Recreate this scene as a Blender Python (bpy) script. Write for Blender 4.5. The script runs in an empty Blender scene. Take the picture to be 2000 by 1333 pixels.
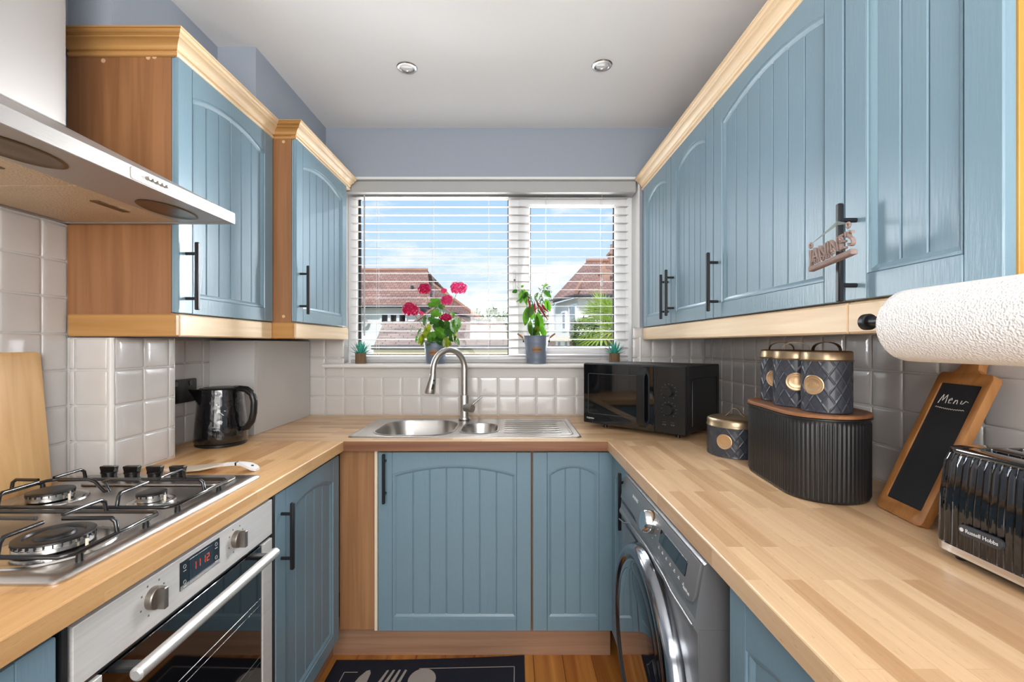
import bpy, bmesh, math, random
from mathutils import Vector, Matrix, Euler
random.seed(7)
PI = math.pi
SC = bpy.context.scene
COL = SC.collection
EYE = 1.267
H_CEIL = 2.377
WT = 0.899          # worktop height
YB = 2.34           # back wall plane
XL, XR = -1.22, 0.99

# ------------------------------------------------------------------ camera
cam_d = bpy.data.cameras.new('camera'); cam = bpy.data.objects.new('camera', cam_d); COL.objects.link(cam)
cam.location = (0, 0, EYE); cam.rotation_euler = (PI/2, 0, 0)
cam_d.sensor_width = 36; cam_d.lens = 16.0; cam_d.shift_y = 0.00275; cam_d.clip_start = 0.02; cam_d.clip_end = 500
SC.camera = cam
SC.view_settings.view_transform = 'Standard'; SC.view_settings.look = 'None'
SC.view_settings.exposure = 0.0; SC.view_settings.gamma = 1.0; SC.view_settings.use_curve_mapping = False

def lin(r, g, b):
    f = lambda c: (c/255/12.92) if c/255 <= 0.04045 else ((c/255+0.055)/1.055)**2.4
    return (f(r), f(g), f(b), 1)

# ------------------------------------------------------------------ world
w = bpy.data.worlds.new('sky'); SC.world = w; w.use_nodes = True
nt = w.node_tree; nt.nodes.clear()
out = nt.nodes.new('ShaderNodeOutputWorld'); bg = nt.nodes.new('ShaderNodeBackground')
tc = nt.nodes.new('ShaderNodeTexCoord'); sx = nt.nodes.new('ShaderNodeSeparateXYZ')
nt.links.new(tc.outputs['Generated'], sx.inputs[0])
gr = nt.nodes.new('ShaderNodeValToRGB'); nt.links.new(sx.outputs['Z'], gr.inputs[0])
e = gr.color_ramp.elements
e[0].position = 0.0; e[0].color = lin(222, 238, 252)
e[1].position = 0.9; e[1].color = lin(110, 160, 222)
x = e.new(0.12); x.color = lin(205, 229, 252)
x = e.new(0.32); x.color = lin(165, 206, 248)
mp = nt.nodes.new('ShaderNodeMapping'); mp.inputs['Scale'].default_value = (1.3, 1.3, 4.2); mp.inputs['Location'].default_value = (0.5, 0.2, 0.35)
nt.links.new(tc.outputs['Generated'], mp.inputs[0])
nz = nt.nodes.new('ShaderNodeTexNoise'); nz.inputs['Scale'].default_value = 3.1; nz.inputs['Detail'].default_value = 7; nz.inputs['Roughness'].default_value = 0.55
nt.links.new(mp.outputs[0], nz.inputs['Vector'])
cr = nt.nodes.new('ShaderNodeValToRGB'); cr.color_ramp.elements[0].position = 0.52; cr.color_ramp.elements[1].position = 0.66
nt.links.new(nz.outputs[0], cr.inputs[0])
mx = nt.nodes.new('ShaderNodeMix'); mx.data_type = 'RGBA'
nt.links.new(cr.outputs[0], mx.inputs[0]); nt.links.new(gr.outputs[0], mx.inputs[6]); mx.inputs[7].default_value = lin(250, 250, 252)
nt.links.new(mx.outputs[2], bg.inputs[0]); bg.inputs[1].default_value = 1.15
nt.links.new(bg.outputs[0], out.inputs[0])

# ------------------------------------------------------------------ sun and lamps
def light(name, kind, loc, rot, energy, color=(1, 1, 1), size=1, size_y=None):
    d = bpy.data.lights.new(name, kind); d.energy = energy; d.color = color
    if kind == 'AREA':
        d.size = size
        if size_y: d.shape = 'RECTANGLE'; d.size_y = size_y
    elif kind == 'SUN': d.angle = size
    o = bpy.data.objects.new(name, d); COL.objects.link(o); o.location = loc; o.rotation_euler = rot
    return o
light('sun', 'SUN', (0, -5, 12), Euler((math.radians(48), 0, math.radians(-28))), 3.6, (1, 0.96, 0.9), 0.01)
# added area lamps outside, out of view, standing in for daylight through the window
def aimed(name, loc, target, energy, color, sx_, sy_):
    q = (Vector(target)-Vector(loc)).to_track_quat('-Z', 'Y').to_euler()
    return light(name, 'AREA', loc, q, energy, color, sx_, sy_)
aimed('window_head_fill', (-0.1, 4.2, 3.4), (0, 1.0, 1.2), 700, (0.93, 0.97, 1.0), 3.0, 1.2)
aimed('window_side_fill', (2.0, 3.7, 1.75), (-0.9, 1.6, 1.65), 1350, (0.93, 0.97, 1.0), 1.5, 1.6)  # side panels added just out of sight to brighten the cabinet doors
aimed('window_side_fill', (-2.35, 3.7, 1.75), (0.7, 1.5, 1.6), 300, (0.93, 0.97, 1.0), 1.5, 1.6)
# unseen fill lamp added behind the camera to light the camera-facing fronts
light('rear_fill', 'AREA', (0.0, -2.3, 1.05), Euler((math.radians(90), 0, 0)), 44, (1, 0.98, 0.95), 2.0, 1.3)
aimed('overhead_fill', (0.0, -0.5, 2.34), (0, 0.3, 0), 4.5, (1, 0.97, 0.93), 1.4, 1.2)  # added downward fill under the ceiling, no fitting there
aimed('ground_bounce_fill', (0.0, 5.2, 0.4), (0, 1.2, 2.1), 260, (1.0, 0.99, 0.97), 4.0, 1.1)  # added lamp outside below sill level, standing in for light bounced off the ground
aimed('ceiling_fill', (0.0, -0.5, 1.6), (0, 1.6, 2.377), 26, (1, 0.985, 0.96), 1.0, 0.6)  # added upward fill, unseen behind the camera, brightening the ceiling

# ------------------------------------------------------------------ materials
MATS = {}
def new_mat(name):
    m = bpy.data.materials.new(name); m.use_nodes = True; n = m.node_tree
    return m, n, n.nodes['Principled BSDF']
def mat(name, col, rough=0.5, metal=0.0, coat=0.0, bump=0.0, bscale=60, stretch=(1, 1, 1), var=0.0, vscale=8, trans=0.0, emit=None, spec=0.5, sheen=0):
    m, n, p = new_mat(name)
    c = lin(*col)
    p.inputs['Base Color'].default_value = c; p.inputs['Roughness'].default_value = rough
    p.inputs['Metallic'].default_value = metal; p.inputs['Coat Weight'].default_value = coat
    p.inputs['Specular IOR Level'].default_value = spec
    if trans: p.inputs['Transmission Weight'].default_value = trans
    if emit: p.inputs['Emission Color'].default_value = lin(*emit); p.inputs['Emission Strength'].default_value = 1.0
    if bump or var:
        tc = n.nodes.new('ShaderNodeTexCoord'); mp = n.nodes.new('ShaderNodeMapping'); mp.inputs['Scale'].default_value = stretch
        n.links.new(tc.outputs['Object'], mp.inputs[0])
    if bump:
        nz = n.nodes.new('ShaderNodeTexNoise'); nz.inputs['Scale'].default_value = bscale; nz.inputs['Detail'].default_value = 4
        b = n.nodes.new('ShaderNodeBump'); b.inputs['Strength'].default_value = bump; b.inputs['Distance'].default_value = 0.002
        n.links.new(mp.outputs[0], nz.inputs['Vector']); n.links.new(nz.outputs[0], b.inputs['Height']); n.links.new(b.outputs[0], p.inputs['Normal'])
    if var:
        nz = n.nodes.new('ShaderNodeTexNoise'); nz.inputs['Scale'].default_value = vscale; nz.inputs['Detail'].default_value = 5
        r = n.nodes.new('ShaderNodeMapRange'); r.inputs[1].default_value = 0.3; r.inputs[2].default_value = 0.7
        r.inputs[3].default_value = 1-var; r.inputs[4].default_value = 1+var
        mul = n.nodes.new('ShaderNodeVectorMath'); mul.operation = 'SCALE'; mul.inputs[0].default_value = c[:3]
        n.links.new(mp.outputs[0], nz.inputs['Vector']); n.links.new(nz.outputs[0], r.inputs[0]); n.links.new(r.outputs[0], mul.inputs['Scale'])
        n.links.new(mul.outputs[0], p.inputs['Base Color'])
    MATS[name] = m
    return m

def grain_mat(name, c1, c2, axis=2, rough=0.45, scale=1.0, coat=0.0):
    """plain wood whose grain runs along one local axis"""
    m, n, p = new_mat(name)
    tc = n.nodes.new('ShaderNodeTexCoord'); mp = n.nodes.new('ShaderNodeMapping')
    s = [38*scale]*3; s[axis] = 1.6*scale; mp.inputs['Scale'].default_value = s
    nz = n.nodes.new('ShaderNodeTexNoise'); nz.inputs['Scale'].default_value = 1.0; nz.inputs['Detail'].default_value = 6; nz.inputs['Distortion'].default_value = 0.6
    cr = n.nodes.new('ShaderNodeValToRGB'); cr.color_ramp.elements[0].position = 0.3; cr.color_ramp.elements[1].position = 0.72
    cr.color_ramp.elements[0].color = lin(*c1); cr.color_ramp.elements[1].color = lin(*c2)
    n.links.new(tc.outputs['Object'], mp.inputs[0]); n.links.new(mp.outputs[0], nz.inputs['Vector']); n.links.new(nz.outputs[0], cr.inputs[0])
    n.links.new(cr.outputs[0], p.inputs['Base Color']); p.inputs['Roughness'].default_value = rough; p.inputs['Coat Weight'].default_value = coat
    b = n.nodes.new('ShaderNodeBump'); b.inputs['Strength'].default_value = 0.15; b.inputs['Distance'].default_value = 0.001
    n.links.new(nz.outputs[0], b.inputs['Height']); n.links.new(b.outputs[0], p.inputs['Normal'])
    MATS[name] = m
    return m

def stave_mat(name, along, c_lo, c_hi, rough=0.32, length=0.31, width=0.031, flecks=True):
    """oiled block-board worktop: staves of differing tone, length along the given axis (0 x, 1 y)"""
    m, n, p = new_mat(name)
    tc = n.nodes.new('ShaderNodeTexCoord'); mp = n.nodes.new('ShaderNodeMapping')
    if along == 1: mp.inputs['Rotation'].default_value = (0, 0, PI/2)
    n.links.new(tc.outputs['Object'], mp.inputs[0])
    # lift the z position into y so that front edges show staves as well
    sp = n.nodes.new('ShaderNodeSeparateXYZ'); n.links.new(mp.outputs[0], sp.inputs[0])
    cb = n.nodes.new('ShaderNodeCombineXYZ'); ad = n.nodes.new('ShaderNodeMath'); ad.operation = 'ADD'
    n.links.new(sp.outputs['Y'], ad.inputs[0]); n.links.new(sp.outputs['Z'], ad.inputs[1])
    n.links.new(sp.outputs['X'], cb.inputs[0]); n.links.new(ad.outputs[0], cb.inputs[1])
    br = n.nodes.new('ShaderNodeTexBrick'); br.offset = 0.37; br.offset_frequency = 2; br.squash = 1.0
    br.inputs['Color1'].default_value = (0, 0, 0, 1); br.inputs['Color2'].default_value = (1, 1, 1, 1); br.inputs['Mortar'].default_value = (0.35, 0.35, 0.35, 1)
    br.inputs['Scale'].default_value = 1; br.inputs['Mortar Size'].default_value = 0.0004; br.inputs['Brick Width'].default_value = length; br.inputs['Row Height'].default_value = width
    n.links.new(cb.outputs[0], br.inputs['Vector'])
    gm = n.nodes.new('ShaderNodeMapping'); gm.inputs['Scale'].default_value = (3.0, 70, 1)
    of = n.nodes.new('ShaderNodeVectorMath'); of.operation = 'ADD'
    n.links.new(cb.outputs[0], gm.inputs[0]); n.links.new(gm.outputs[0], of.inputs[0])
    sc = n.nodes.new('ShaderNodeVectorMath'); sc.operation = 'SCALE'; sc.inputs['Scale'].default_value = 9
    n.links.new(br.outputs[0], sc.inputs[0]); n.links.new(sc.outputs[0], of.inputs[1])
    nz = n.nodes.new('ShaderNodeTexNoise'); nz.inputs['Scale'].default_value = 1; nz.inputs['Detail'].default_value = 7; nz.inputs['Distortion'].default_value = 0.8
    n.links.new(of.outputs[0], nz.inputs['Vector'])
    mixf = n.nodes.new('ShaderNodeMix'); mixf.data_type = 'FLOAT'; mixf.inputs[0].default_value = 0.5
    n.links.new(br.outputs[0], mixf.inputs[2]); n.links.new(nz.outputs[0], mixf.inputs[3])
    cr = n.nodes.new('ShaderNodeValToRGB'); cr.color_ramp.elements[0].position = 0.12; cr.color_ramp.elements[1].position = 0.85
    cr.color_ramp.elements[0].color = lin(*c_lo); cr.color_ramp.elements[1].color = lin(*c_hi)
    n.links.new(mixf.outputs[0], cr.inputs[0])
    fin = cr
    if flecks:
        fm = n.nodes.new('ShaderNodeMapping'); fm.inputs['Scale'].default_value = (45, 260, 1); n.links.new(cb.outputs[0], fm.inputs[0])
        fz = n.nodes.new('ShaderNodeTexNoise'); fz.inputs['Scale'].default_value = 1; fz.inputs['Detail'].default_value = 1; n.links.new(fm.outputs[0], fz.inputs['Vector'])
        fr = n.nodes.new('ShaderNodeValToRGB'); fr.color_ramp.elements[0].position = 0.66; fr.color_ramp.elements[1].position = 0.74
        fr.color_ramp.elements[1].color = (0.3, 0.3, 0.3, 1); n.links.new(fz.outputs[0], fr.inputs[0])
        mm = n.nodes.new('ShaderNodeMix'); mm.data_type = 'RGBA'; mm.inputs[7].default_value = lin(c_lo[0]-30, c_lo[1]-34, c_lo[2]-34)
        n.links.new(fr.outputs[0], mm.inputs[0]); n.links.new(cr.outputs[0], mm.inputs[6]); fin = mm
        n.links.new(mm.outputs[2], p.inputs['Base Color'])
    else: n.links.new(cr.outputs[0], p.inputs['Base Color'])
    p.inputs['Roughness'].default_value = rough
    b = n.nodes.new('ShaderNodeBump'); b.inputs['Strength'].default_value = 0.06; b.inputs['Distance'].default_value = 0.001
    n.links.new(nz.outputs[0], b.inputs['Height']); n.links.new(b.outputs[0], p.inputs['Normal'])
    MATS[name] = m
    return m

def brick_mat(name, c1, c2, mortar, bw, bh, ms=0.01, rough=0.85, bump=0.4, offset=0.5, rot=(0, 0, 0)):
    m, n, p = new_mat(name)
    tc = n.nodes.new('ShaderNodeTexCoord'); mp = n.nodes.new('ShaderNodeMapping'); mp.inputs['Rotation'].default_value = rot
    br = n.nodes.new('ShaderNodeTexBrick'); br.offset = offset
    br.inputs['Color1'].default_value = lin(*c1); br.inputs['Color2'].default_value = lin(*c2); br.inputs['Mortar'].default_value = lin(*mortar)
    br.inputs['Scale'].default_value = 1; br.inputs['Mortar Size'].default_value = ms; br.inputs['Brick Width'].default_value = bw; br.inputs['Row Height'].default_value = bh
    n.links.new(tc.outputs['UV' if rot == 'uv' else 'Object'], mp.inputs[0]); n.links.new(mp.outputs[0], br.inputs['Vector'])
    nz = n.nodes.new('ShaderNodeTexNoise'); nz.inputs['Scale'].default_value = 1.2; nz.inputs['Detail'].default_value = 8
    n.links.new(tc.outputs['Object'], nz.inputs['Vector'])
    r = n.nodes.new('ShaderNodeMapRange'); r.inputs[1].default_value = 0.3; r.inputs[2].default_value = 0.7; r.inputs[3].default_value = 0.8; r.inputs[4].default_value = 1.2
    mul = n.nodes.new('ShaderNodeVectorMath'); mul.operation = 'SCALE'
    n.links.new(nz.outputs[0], r.inputs[0]); n.links.new(r.outputs[0], mul.inputs['Scale']); n.links.new(br.outputs[0], mul.inputs[0]); n.links.new(mul.outputs[0], p.inputs['Base Color'])
    b = n.nodes.new('ShaderNodeBump'); b.inputs['Strength'].default_value = bump; b.inputs['Distance'].default_value = 0.02; b.invert = True
    n.links.new(br.outputs['Fac'], b.inputs['Height']); n.links.new(b.outputs[0], p.inputs['Normal'])
    p.inputs['Roughness'].default_value = rough
    MATS[name] = m
    return m

mat('blue_paint', (122, 149, 163), 0.31, coat=0.0, bump=0.25, bscale=30, stretch=(6, 6, 0.6))
mat('blue_wall', (160, 168, 180), 0.85, bump=0.1, bscale=200)
mat('ceiling_paint', (236, 236, 236), 0.9)
mat('white_paint', (232, 232, 230), 0.5)
mat('upvc', (242, 243, 245), 0.25, coat=0.3)
mat('gasket', (26, 28, 30), 0.5)
mat('sill_white', (228, 226, 224), 0.3, coat=0.4)
mat('tile_glaze', (204, 200, 197), 0.2, coat=0.35, bump=0.2, bscale=14, var=0.03)
mat('grout', (206, 204, 200), 0.8)
mat('tile_trim', (224, 222, 218), 0.3)
grain_mat('cabinet_side', (132, 88, 54), (160, 112, 74), 2, 0.42)
grain_mat('filler_wood', (150, 104, 66), (180, 134, 94), 2, 0.45)
grain_mat('plinth_wood', (158, 118, 92), (186, 148, 120), 0, 0.45)
grain_mat('plinth_wood_y', (158, 118, 92), (186, 148, 120), 1, 0.45)
grain_mat('pine_y', (226, 192, 148), (248, 226, 192), 1, 0.4, 0.8)
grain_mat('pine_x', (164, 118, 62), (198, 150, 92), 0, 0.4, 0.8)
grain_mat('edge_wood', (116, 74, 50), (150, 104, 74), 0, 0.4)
grain_mat('ochre_wood', (172, 122, 48), (204, 156, 74), 2, 0.45)
stave_mat('worktop_x', 0, (186, 142, 100), (236, 200, 156))
stave_mat('worktop_y', 1, (190, 146, 104), (240, 206, 164))
stave_mat('worktop_left', 1, (184, 130, 78), (234, 190, 134))
stave_mat('floor_wood', 0, (150, 88, 34), (214, 148, 72), 0.3, 0.9, 3.0)
grain_mat('bamboo', (204, 156, 96), (228, 186, 128), 2, 0.45, 0.9)
grain_mat('bamboo_dark', (158, 104, 54), (196, 140, 84), 2, 0.45, 1.0)
grain_mat('lid_wood', (128, 84, 54), (176, 124, 84), 1, 0.45)
mat('steel', (196, 192, 188), 0.3, 1.0, bump=0.12, bscale=40, stretch=(1, 30, 1))
mat('steel_smooth', (205, 203, 200), 0.2, 1.0)
mat('hood_steel', (172, 167, 163), 0.42, 0.7, bump=0.12, bscale=40, stretch=(30, 1, 30))
mat('oven_steel', (226, 223, 219), 0.42, 0.2, bump=0.12, bscale=40, stretch=(30, 1, 30), var=0.05, vscale=6)
mat('brushed_nickel', (200, 197, 192), 0.36, 1.0)
mat('knob_nickel', (150, 142, 134), 0.38, 0.9)
mat('handle_steel', (214, 210, 205), 0.36, 0.6)
mat('hob_knob', (16, 16, 18), 0.3)
mat('chrome', (225, 225, 225), 0.08, 1.0)
mat('black_enamel', (18, 18, 20), 0.2, coat=0.6)
mat('black_metal', (20, 22, 26), 0.4)
mat('black_plastic', (22, 23, 25), 0.32)
mat('black_gloss', (12, 14, 17), 0.06, coat=1.0)
mat('oven_glass', (8, 8, 9), 0.05, coat=1.0)
mat('dark_grey', (52, 54, 58), 0.5)
mat('display', (34, 44, 56), 0.1, coat=1.0)
mat('led', (200, 70, 40), 0.5, emit=(190, 70, 40))
mat('print_grey', (120, 120, 122), 0.6)
mat('print_white', (210, 212, 214), 0.6)
mat('box_grey', (200, 198, 195), 0.38, coat=0.2)
mat('canister', (58, 62, 72), 0.34, coat=0.25)
mat('gold', (176, 154, 124), 0.34, 0.9)
mat('gold_dark', (112, 92, 66), 0.35, 0.9)
mat('medallion', (214, 180, 140), 0.38, 0.75)
mat('bin_black', (30, 31, 33), 0.42, coat=0.1)
mat('slate', (42, 45, 50), 0.6, var=0.15, vscale=5)
mat('chalk', (225, 225, 220), 0.9)
mat('washer', (126, 126, 128), 0.34, 0.35, coat=0.4)
mat('washer_dark', (70, 72, 76), 0.35, 0.5)
mat('washer_glass', (14, 20, 28), 0.05, coat=1.0)
mat('ring_chrome', (150, 154, 160), 0.15, 1.0)
mat('paper', (240, 237, 234), 0.9)
mat('mat_navy', (28, 34, 50), 0.95, bump=0.5, bscale=600)
mat('mat_print', (176, 166, 158), 0.9)
mat('pot_grey', (112, 122, 138), 0.5, 0.2)
mat('soil', (52, 38, 28), 0.95)
mat('pot_label', (150, 110, 70), 0.6)
mat('handle_wood', (150, 100, 66), 0.5)
mat('bark', (112, 88, 64), 0.8, bump=0.6, bscale=30, stretch=(6, 6, 0.6), var=0.4, vscale=30)
mat('succulent', (60, 160, 142), 0.45)
mat('petal_dark', (176, 12, 72), 0.6)
mat('petal_light', (212, 58, 116), 0.6)
mat('leaf_green', (70, 118, 26), 0.5, var=0.25, vscale=40)
mat('leaf_dark', (44, 88, 26), 0.5, var=0.25, vscale=40)
mat('leaf_yellow', (128, 144, 30), 0.5, var=0.25, vscale=40)
mat('stem', (120, 140, 80), 0.6)
mat('chilli_red', (148, 20, 34), 0.25, coat=0.5)
mat('sign_resin', (150, 128, 120), 0.7, bump=0.5, bscale=300, var=0.15, vscale=60)
mat('ribbon', (124, 134, 130), 0.5)
mat('blind_white', (190, 186, 183), 0.6)
mat('headrail', (176, 176, 176), 0.5)
mat('cord', (215, 215, 215), 0.7)
mat('utensil', (226, 212, 192), 0.3, coat=0.4)
mat('render_white', (232, 230, 226), 0.9)
mat('brick_plain', (176, 138, 118), 0.9, var=0.2, vscale=6)
mat('gutter', (60, 60, 62), 0.5)
mat('fascia_beige', (226, 204, 178), 0.8)
mat('house_glass', (96, 112, 122), 0.1, coat=1.0)
mat('tree_green', (120, 146, 86), 0.8, var=0.3, vscale=2)
mat('hedge_green', (64, 88, 34), 0.8, var=0.3, vscale=6)
mat('palm_green', (164, 186, 74), 0.6, var=0.2, vscale=6)
mat('trunk', (96, 78, 60), 0.9)
mat('lawn', (110, 134, 74), 0.95, var=0.2, vscale=2)
mat('paving', (190, 182, 172), 0.9, var=0.1, vscale=2)
mat('screw_cap', (206, 168, 128), 0.5)
mat('white_plastic', (235, 235, 235), 0.35)
mat('lamp_lens', (222, 222, 224), 0.2, coat=0.5)
mat('filter_mesh', (206, 184, 154), 0.45, 0.6)
mat('wand', (176, 178, 180), 0.3)
mat('rack_wire', (160, 156, 150), 0.25, 1.0)
mat('cream_edge', (236, 222, 200), 0.6)
mat('ridge', (176, 130, 106), 0.9, var=0.15, vscale=3)
# punched/embossed finishes
def voronoi_bump(name, scale, strength, dist=0.002, feature='F1', stretch=(1, 1, 1)):
    m = MATS[name]; n = m.node_tree; p = n.nodes['Principled BSDF']
    tc = n.nodes.new('ShaderNodeTexCoord'); mp = n.nodes.new('ShaderNodeMapping'); mp.inputs['Scale'].default_value = stretch
    v = n.nodes.new('ShaderNodeTexVoronoi'); v.inputs['Scale'].default_value = scale; v.feature = feature
    b = n.nodes.new('ShaderNodeBump'); b.inputs['Strength'].default_value = strength; b.inputs['Distance'].default_value = dist
    n.links.new(tc.outputs['Object'], mp.inputs[0]); n.links.new(mp.outputs[0], v.inputs['Vector']); n.links.new(v.outputs[0], b.inputs['Height']); n.links.new(b.outputs[0], p.inputs['Normal'])
voronoi_bump('paper', 400, 0.8, 0.002, 'SMOOTH_F1')
mat('kettle_body', (14, 15, 18), 0.1, coat=1.0); voronoi_bump('kettle_body', 48, 0.8, 0.004, 'SMOOTH_F1')
mat('toaster_side', (46, 48, 52), 0.08, 0.85, coat=1.0)
brick_mat('roof_tiles', (150, 112, 98), (172, 134, 118), (110, 80, 70), 0.22, 0.16, 0.012)
brick_mat('garage_tiles', (160, 140, 130), (178, 158, 146), (128, 110, 102), 0.3, 0.2, 0.012)
# window glass: clear pane with a reflection
m = bpy.data.materials.new('clear_glass'); m.use_nodes = True; n = m.node_tree; n.nodes.clear()
o_ = n.nodes.new('ShaderNodeOutputMaterial'); t_ = n.nodes.new('ShaderNodeBsdfTransparent'); g_ = n.nodes.new('ShaderNodeBsdfGlossy'); g_.inputs['Roughness'].default_value = 0.02
f_ = n.nodes.new('ShaderNodeFresnel'); f_.inputs[0].default_value = 1.35; mm_ = n.nodes.new('ShaderNodeMixShader')
n.links.new(f_.outputs[0], mm_.inputs[0]); n.links.new(t_.outputs[0], mm_.inputs[1]); n.links.new(g_.outputs[0], mm_.inputs[2]); n.links.new(mm_.outputs[0], o_.inputs[0])
MATS['clear_glass'] = m
# leaves let light through
for nm in ('leaf_green', 'leaf_dark', 'leaf_yellow', 'petal_dark', 'petal_light', 'palm_green', 'tree_green'):
    n = MATS[nm].node_tree; p = n.nodes['Principled BSDF']; oo = n.nodes['Material Output']
    tr = n.nodes.new('ShaderNodeBsdfTranslucent'); mxs = n.nodes.new('ShaderNodeMixShader'); mxs.inputs[0].default_value = 0.45
    src = p.inputs['Base Color'].links
    if src: n.links.new(src[0].from_socket, tr.inputs[0])
    else: tr.inputs[0].default_value = p.inputs['Base Color'].default_value
    n.links.new(p.outputs[0], mxs.inputs[1]); n.links.new(tr.outputs[0], mxs.inputs[2]); n.links.new(mxs.outputs[0], oo.inputs[0])

# ------------------------------------------------------------------ mesh helpers
ORG = {}
def empty(name, loc, label=None, cat=None, group=None, rz=0, kind=None, local=False):
    o = bpy.data.objects.new(name, None); COL.objects.link(o); o.location = loc; o.rotation_euler = (0, 0, rz)
    o.empty_display_size = 0.05
    ORG[o.name] = Vector((0, 0, 0)) if (rz or local) else Vector(loc)
    tag(o, label, cat, group, kind)
    return o
def tag(o, label=None, cat=None, group=None, kind=None):
    if label: o['label'] = label
    if cat: o['category'] = cat
    if group: o['group'] = group
    if kind: o['kind'] = kind
    return o
def link_mesh(name, me, parent=None, loc=(0, 0, 0), rot=None, scale=None):
    o = bpy.data.objects.new(name, me); COL.objects.link(o); o.location = loc
    if rot: o.rotation_euler = rot
    if scale: o.scale = scale
    if parent: o.parent = parent; ORG[o.name] = ORG[parent.name]
    else: ORG[o.name] = Vector(loc)
    return o

class MB:
    def __init__(s): s.v = []; s.f = []
    def add(s, vs, fs, M=None):
        b = len(s.v)
        for p in vs: s.v.append(tuple(M @ Vector(p)) if M is not None else tuple(p))
        for f in fs: s.f.append([i+b for i in f])
        return s
    def mesh(s, me, M=None):
        return s.add([v.co for v in me.vertices], [list(p.vertices) for p in me.polygons], M)
    def box(s, x0, x1, y0, y1, z0, z1, b=0.0, M=None):
        if x1 < x0: x0, x1 = x1, x0
        if y1 < y0: y0, y1 = y1, y0
        if z1 < z0: z0, z1 = z1, z0
        if b <= 0:
            vs = [(x, y, z) for x in (x0, x1) for y in (y0, y1) for z in (z0, z1)]
            fs = [(0, 1, 3, 2), (4, 6, 7, 5), (0, 4, 5, 1), (2, 3, 7, 6), (0, 2, 6, 4), (1, 5, 7, 3)]
            return s.add(vs, fs, M)
        lo = (x0, y0, z0); hi = (x1, y1, z1); idx = {}; vs = []
        for c in [(i, j, k) for i in (0, 1) for j in (0, 1) for k in (0, 1)]:
            for a in range(3):
                p = []
                for q in range(3):
                    full = hi[q] if c[q] else lo[q]
                    p.append(full if q == a else full + (-b if c[q] else b))
                idx[c+(a,)] = len(vs); vs.append(p)
        fs = []
        for a in range(3):
            o1, o2 = [q for q in range(3) if q != a]
            for sgn in (0, 1):
                r = []
                for u, v_ in ((0, 0), (1, 0), (1, 1), (0, 1)):
                    c = [0, 0, 0]; c[a] = sgn; c[o1] = u; c[o2] = v_; r.append(idx[tuple(c)+(a,)])
                fs.append(r)
            for u in (0, 1):
                for v_ in (0, 1):
                    c0 = [0, 0, 0]; c0[a] = 0; c0[o1] = u; c0[o2] = v_; c1 = list(c0); c1[a] = 1
                    fs.append([idx[tuple(c0)+(o1,)], idx[tuple(c1)+(o1,)], idx[tuple(c1)+(o2,)], idx[tuple(c0)+(o2,)]])
        for c in [(i, j, k) for i in (0, 1) for j in (0, 1) for k in (0, 1)]:
            fs.append([idx[c+(0,)], idx[c+(1,)], idx[c+(2,)]])
        return s.add(vs, fs, M)
    def loft(s, rings, cap0=True, cap1=True, closed=True, M=None):
        n = len(rings[0]); vs = [p for r in rings for p in r]; fs = []
        for i in range(len(rings)-1):
            for j in range(n if closed else n-1):
                k = (j+1) % n
                fs.append([i*n+j, i*n+k, (i+1)*n+k, (i+1)*n+j])
        if cap0: fs.append(list(range(n))[::-1])
        if cap1: fs.append([(len(rings)-1)*n+j for j in range(n)])
        return s.add(vs, fs, M)
    def lathe(s, prof, c=(0, 0, 0), n=32, axis=2, caps=True, M=None):
        rings = []
        for r, h in prof:
            ring = []
            for j in range(n):
                a = 2*PI*j/n; u, v_ = max(r, 1e-5)*math.cos(a), max(r, 1e-5)*math.sin(a)
                p = [0, 0, 0]; p[axis] = h; p[(axis+1) % 3] = u; p[(axis+2) % 3] = v_
                ring.append((p[0]+c[0], p[1]+c[1], p[2]+c[2]))
            rings.append(ring)
        return s.loft(rings, caps, caps, M=M)
    def cyl(s, p0, p1, r, n=16, r2=None, M=None): return s.tube([p0, p1], [r, r2 if r2 is not None else r], n, M=M)
    def tube(s, pts, r, n=8, M=None, flat=1.0, closed=False):
        pts = [Vector(p) for p in pts]; rr = r if isinstance(r, (list, tuple)) else [r]*len(pts)
        rings = []; up = None
        for i, p in enumerate(pts):
            if i == 0: t = pts[1]-pts[0]
            elif i == len(pts)-1: t = pts[-1]-pts[-2]
            else: t = (pts[i+1]-p).normalized()+(p-pts[i-1]).normalized()
            if t.length < 1e-9: t = Vector((0, 0, 1))
            t.normalize()
            if up is None:
                up = Vector((0, 0, 1)) if abs(t.z) < 0.9 else Vector((1, 0, 0))
            sd = t.cross(up)
            if sd.length < 1e-6: sd = t.orthogonal()
            sd.normalize(); up = sd.cross(t).normalized()
            rings.append([tuple(p+sd*math.cos(2*PI*j/n)*rr[i]+up*math.sin(2*PI*j/n)*rr[i]*flat) for j in range(n)])
        return s.loft(rings, M=M)
    def prism(s, poly, axis, a0, a1, M=None):
        """poly: (u,v) points in the two other axes (in xyz order), extruded along axis"""
        o = [q for q in range(3) if q != axis]; rings = []
        for a in (a0, a1):
            r = []
            for u, v_ in poly:
                p = [0, 0, 0]; p[axis] = a; p[o[0]] = u; p[o[1]] = v_; r.append(tuple(p))
            rings.append(r)
        return s.loft(rings, M=M)
    def sphere(s, c, r, n=12, m=8, sz=1.0, M=None):
        prof = [(r*math.sin(PI*i/m), -r*sz*math.cos(PI*i/m)) for i in range(m+1)]
        return s.lathe(prof, c, n, caps=False, M=M)
    def text(s, body, size, M, depth=0.0006, align='CENTER'):
        c = bpy.data.curves.new('t', 'FONT'); c.body = body; c.size = size; c.extrude = depth; c.align_x = align; c.align_y = 'CENTER'; c.resolution_u = 3
        return s.curve(c, M)
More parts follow.
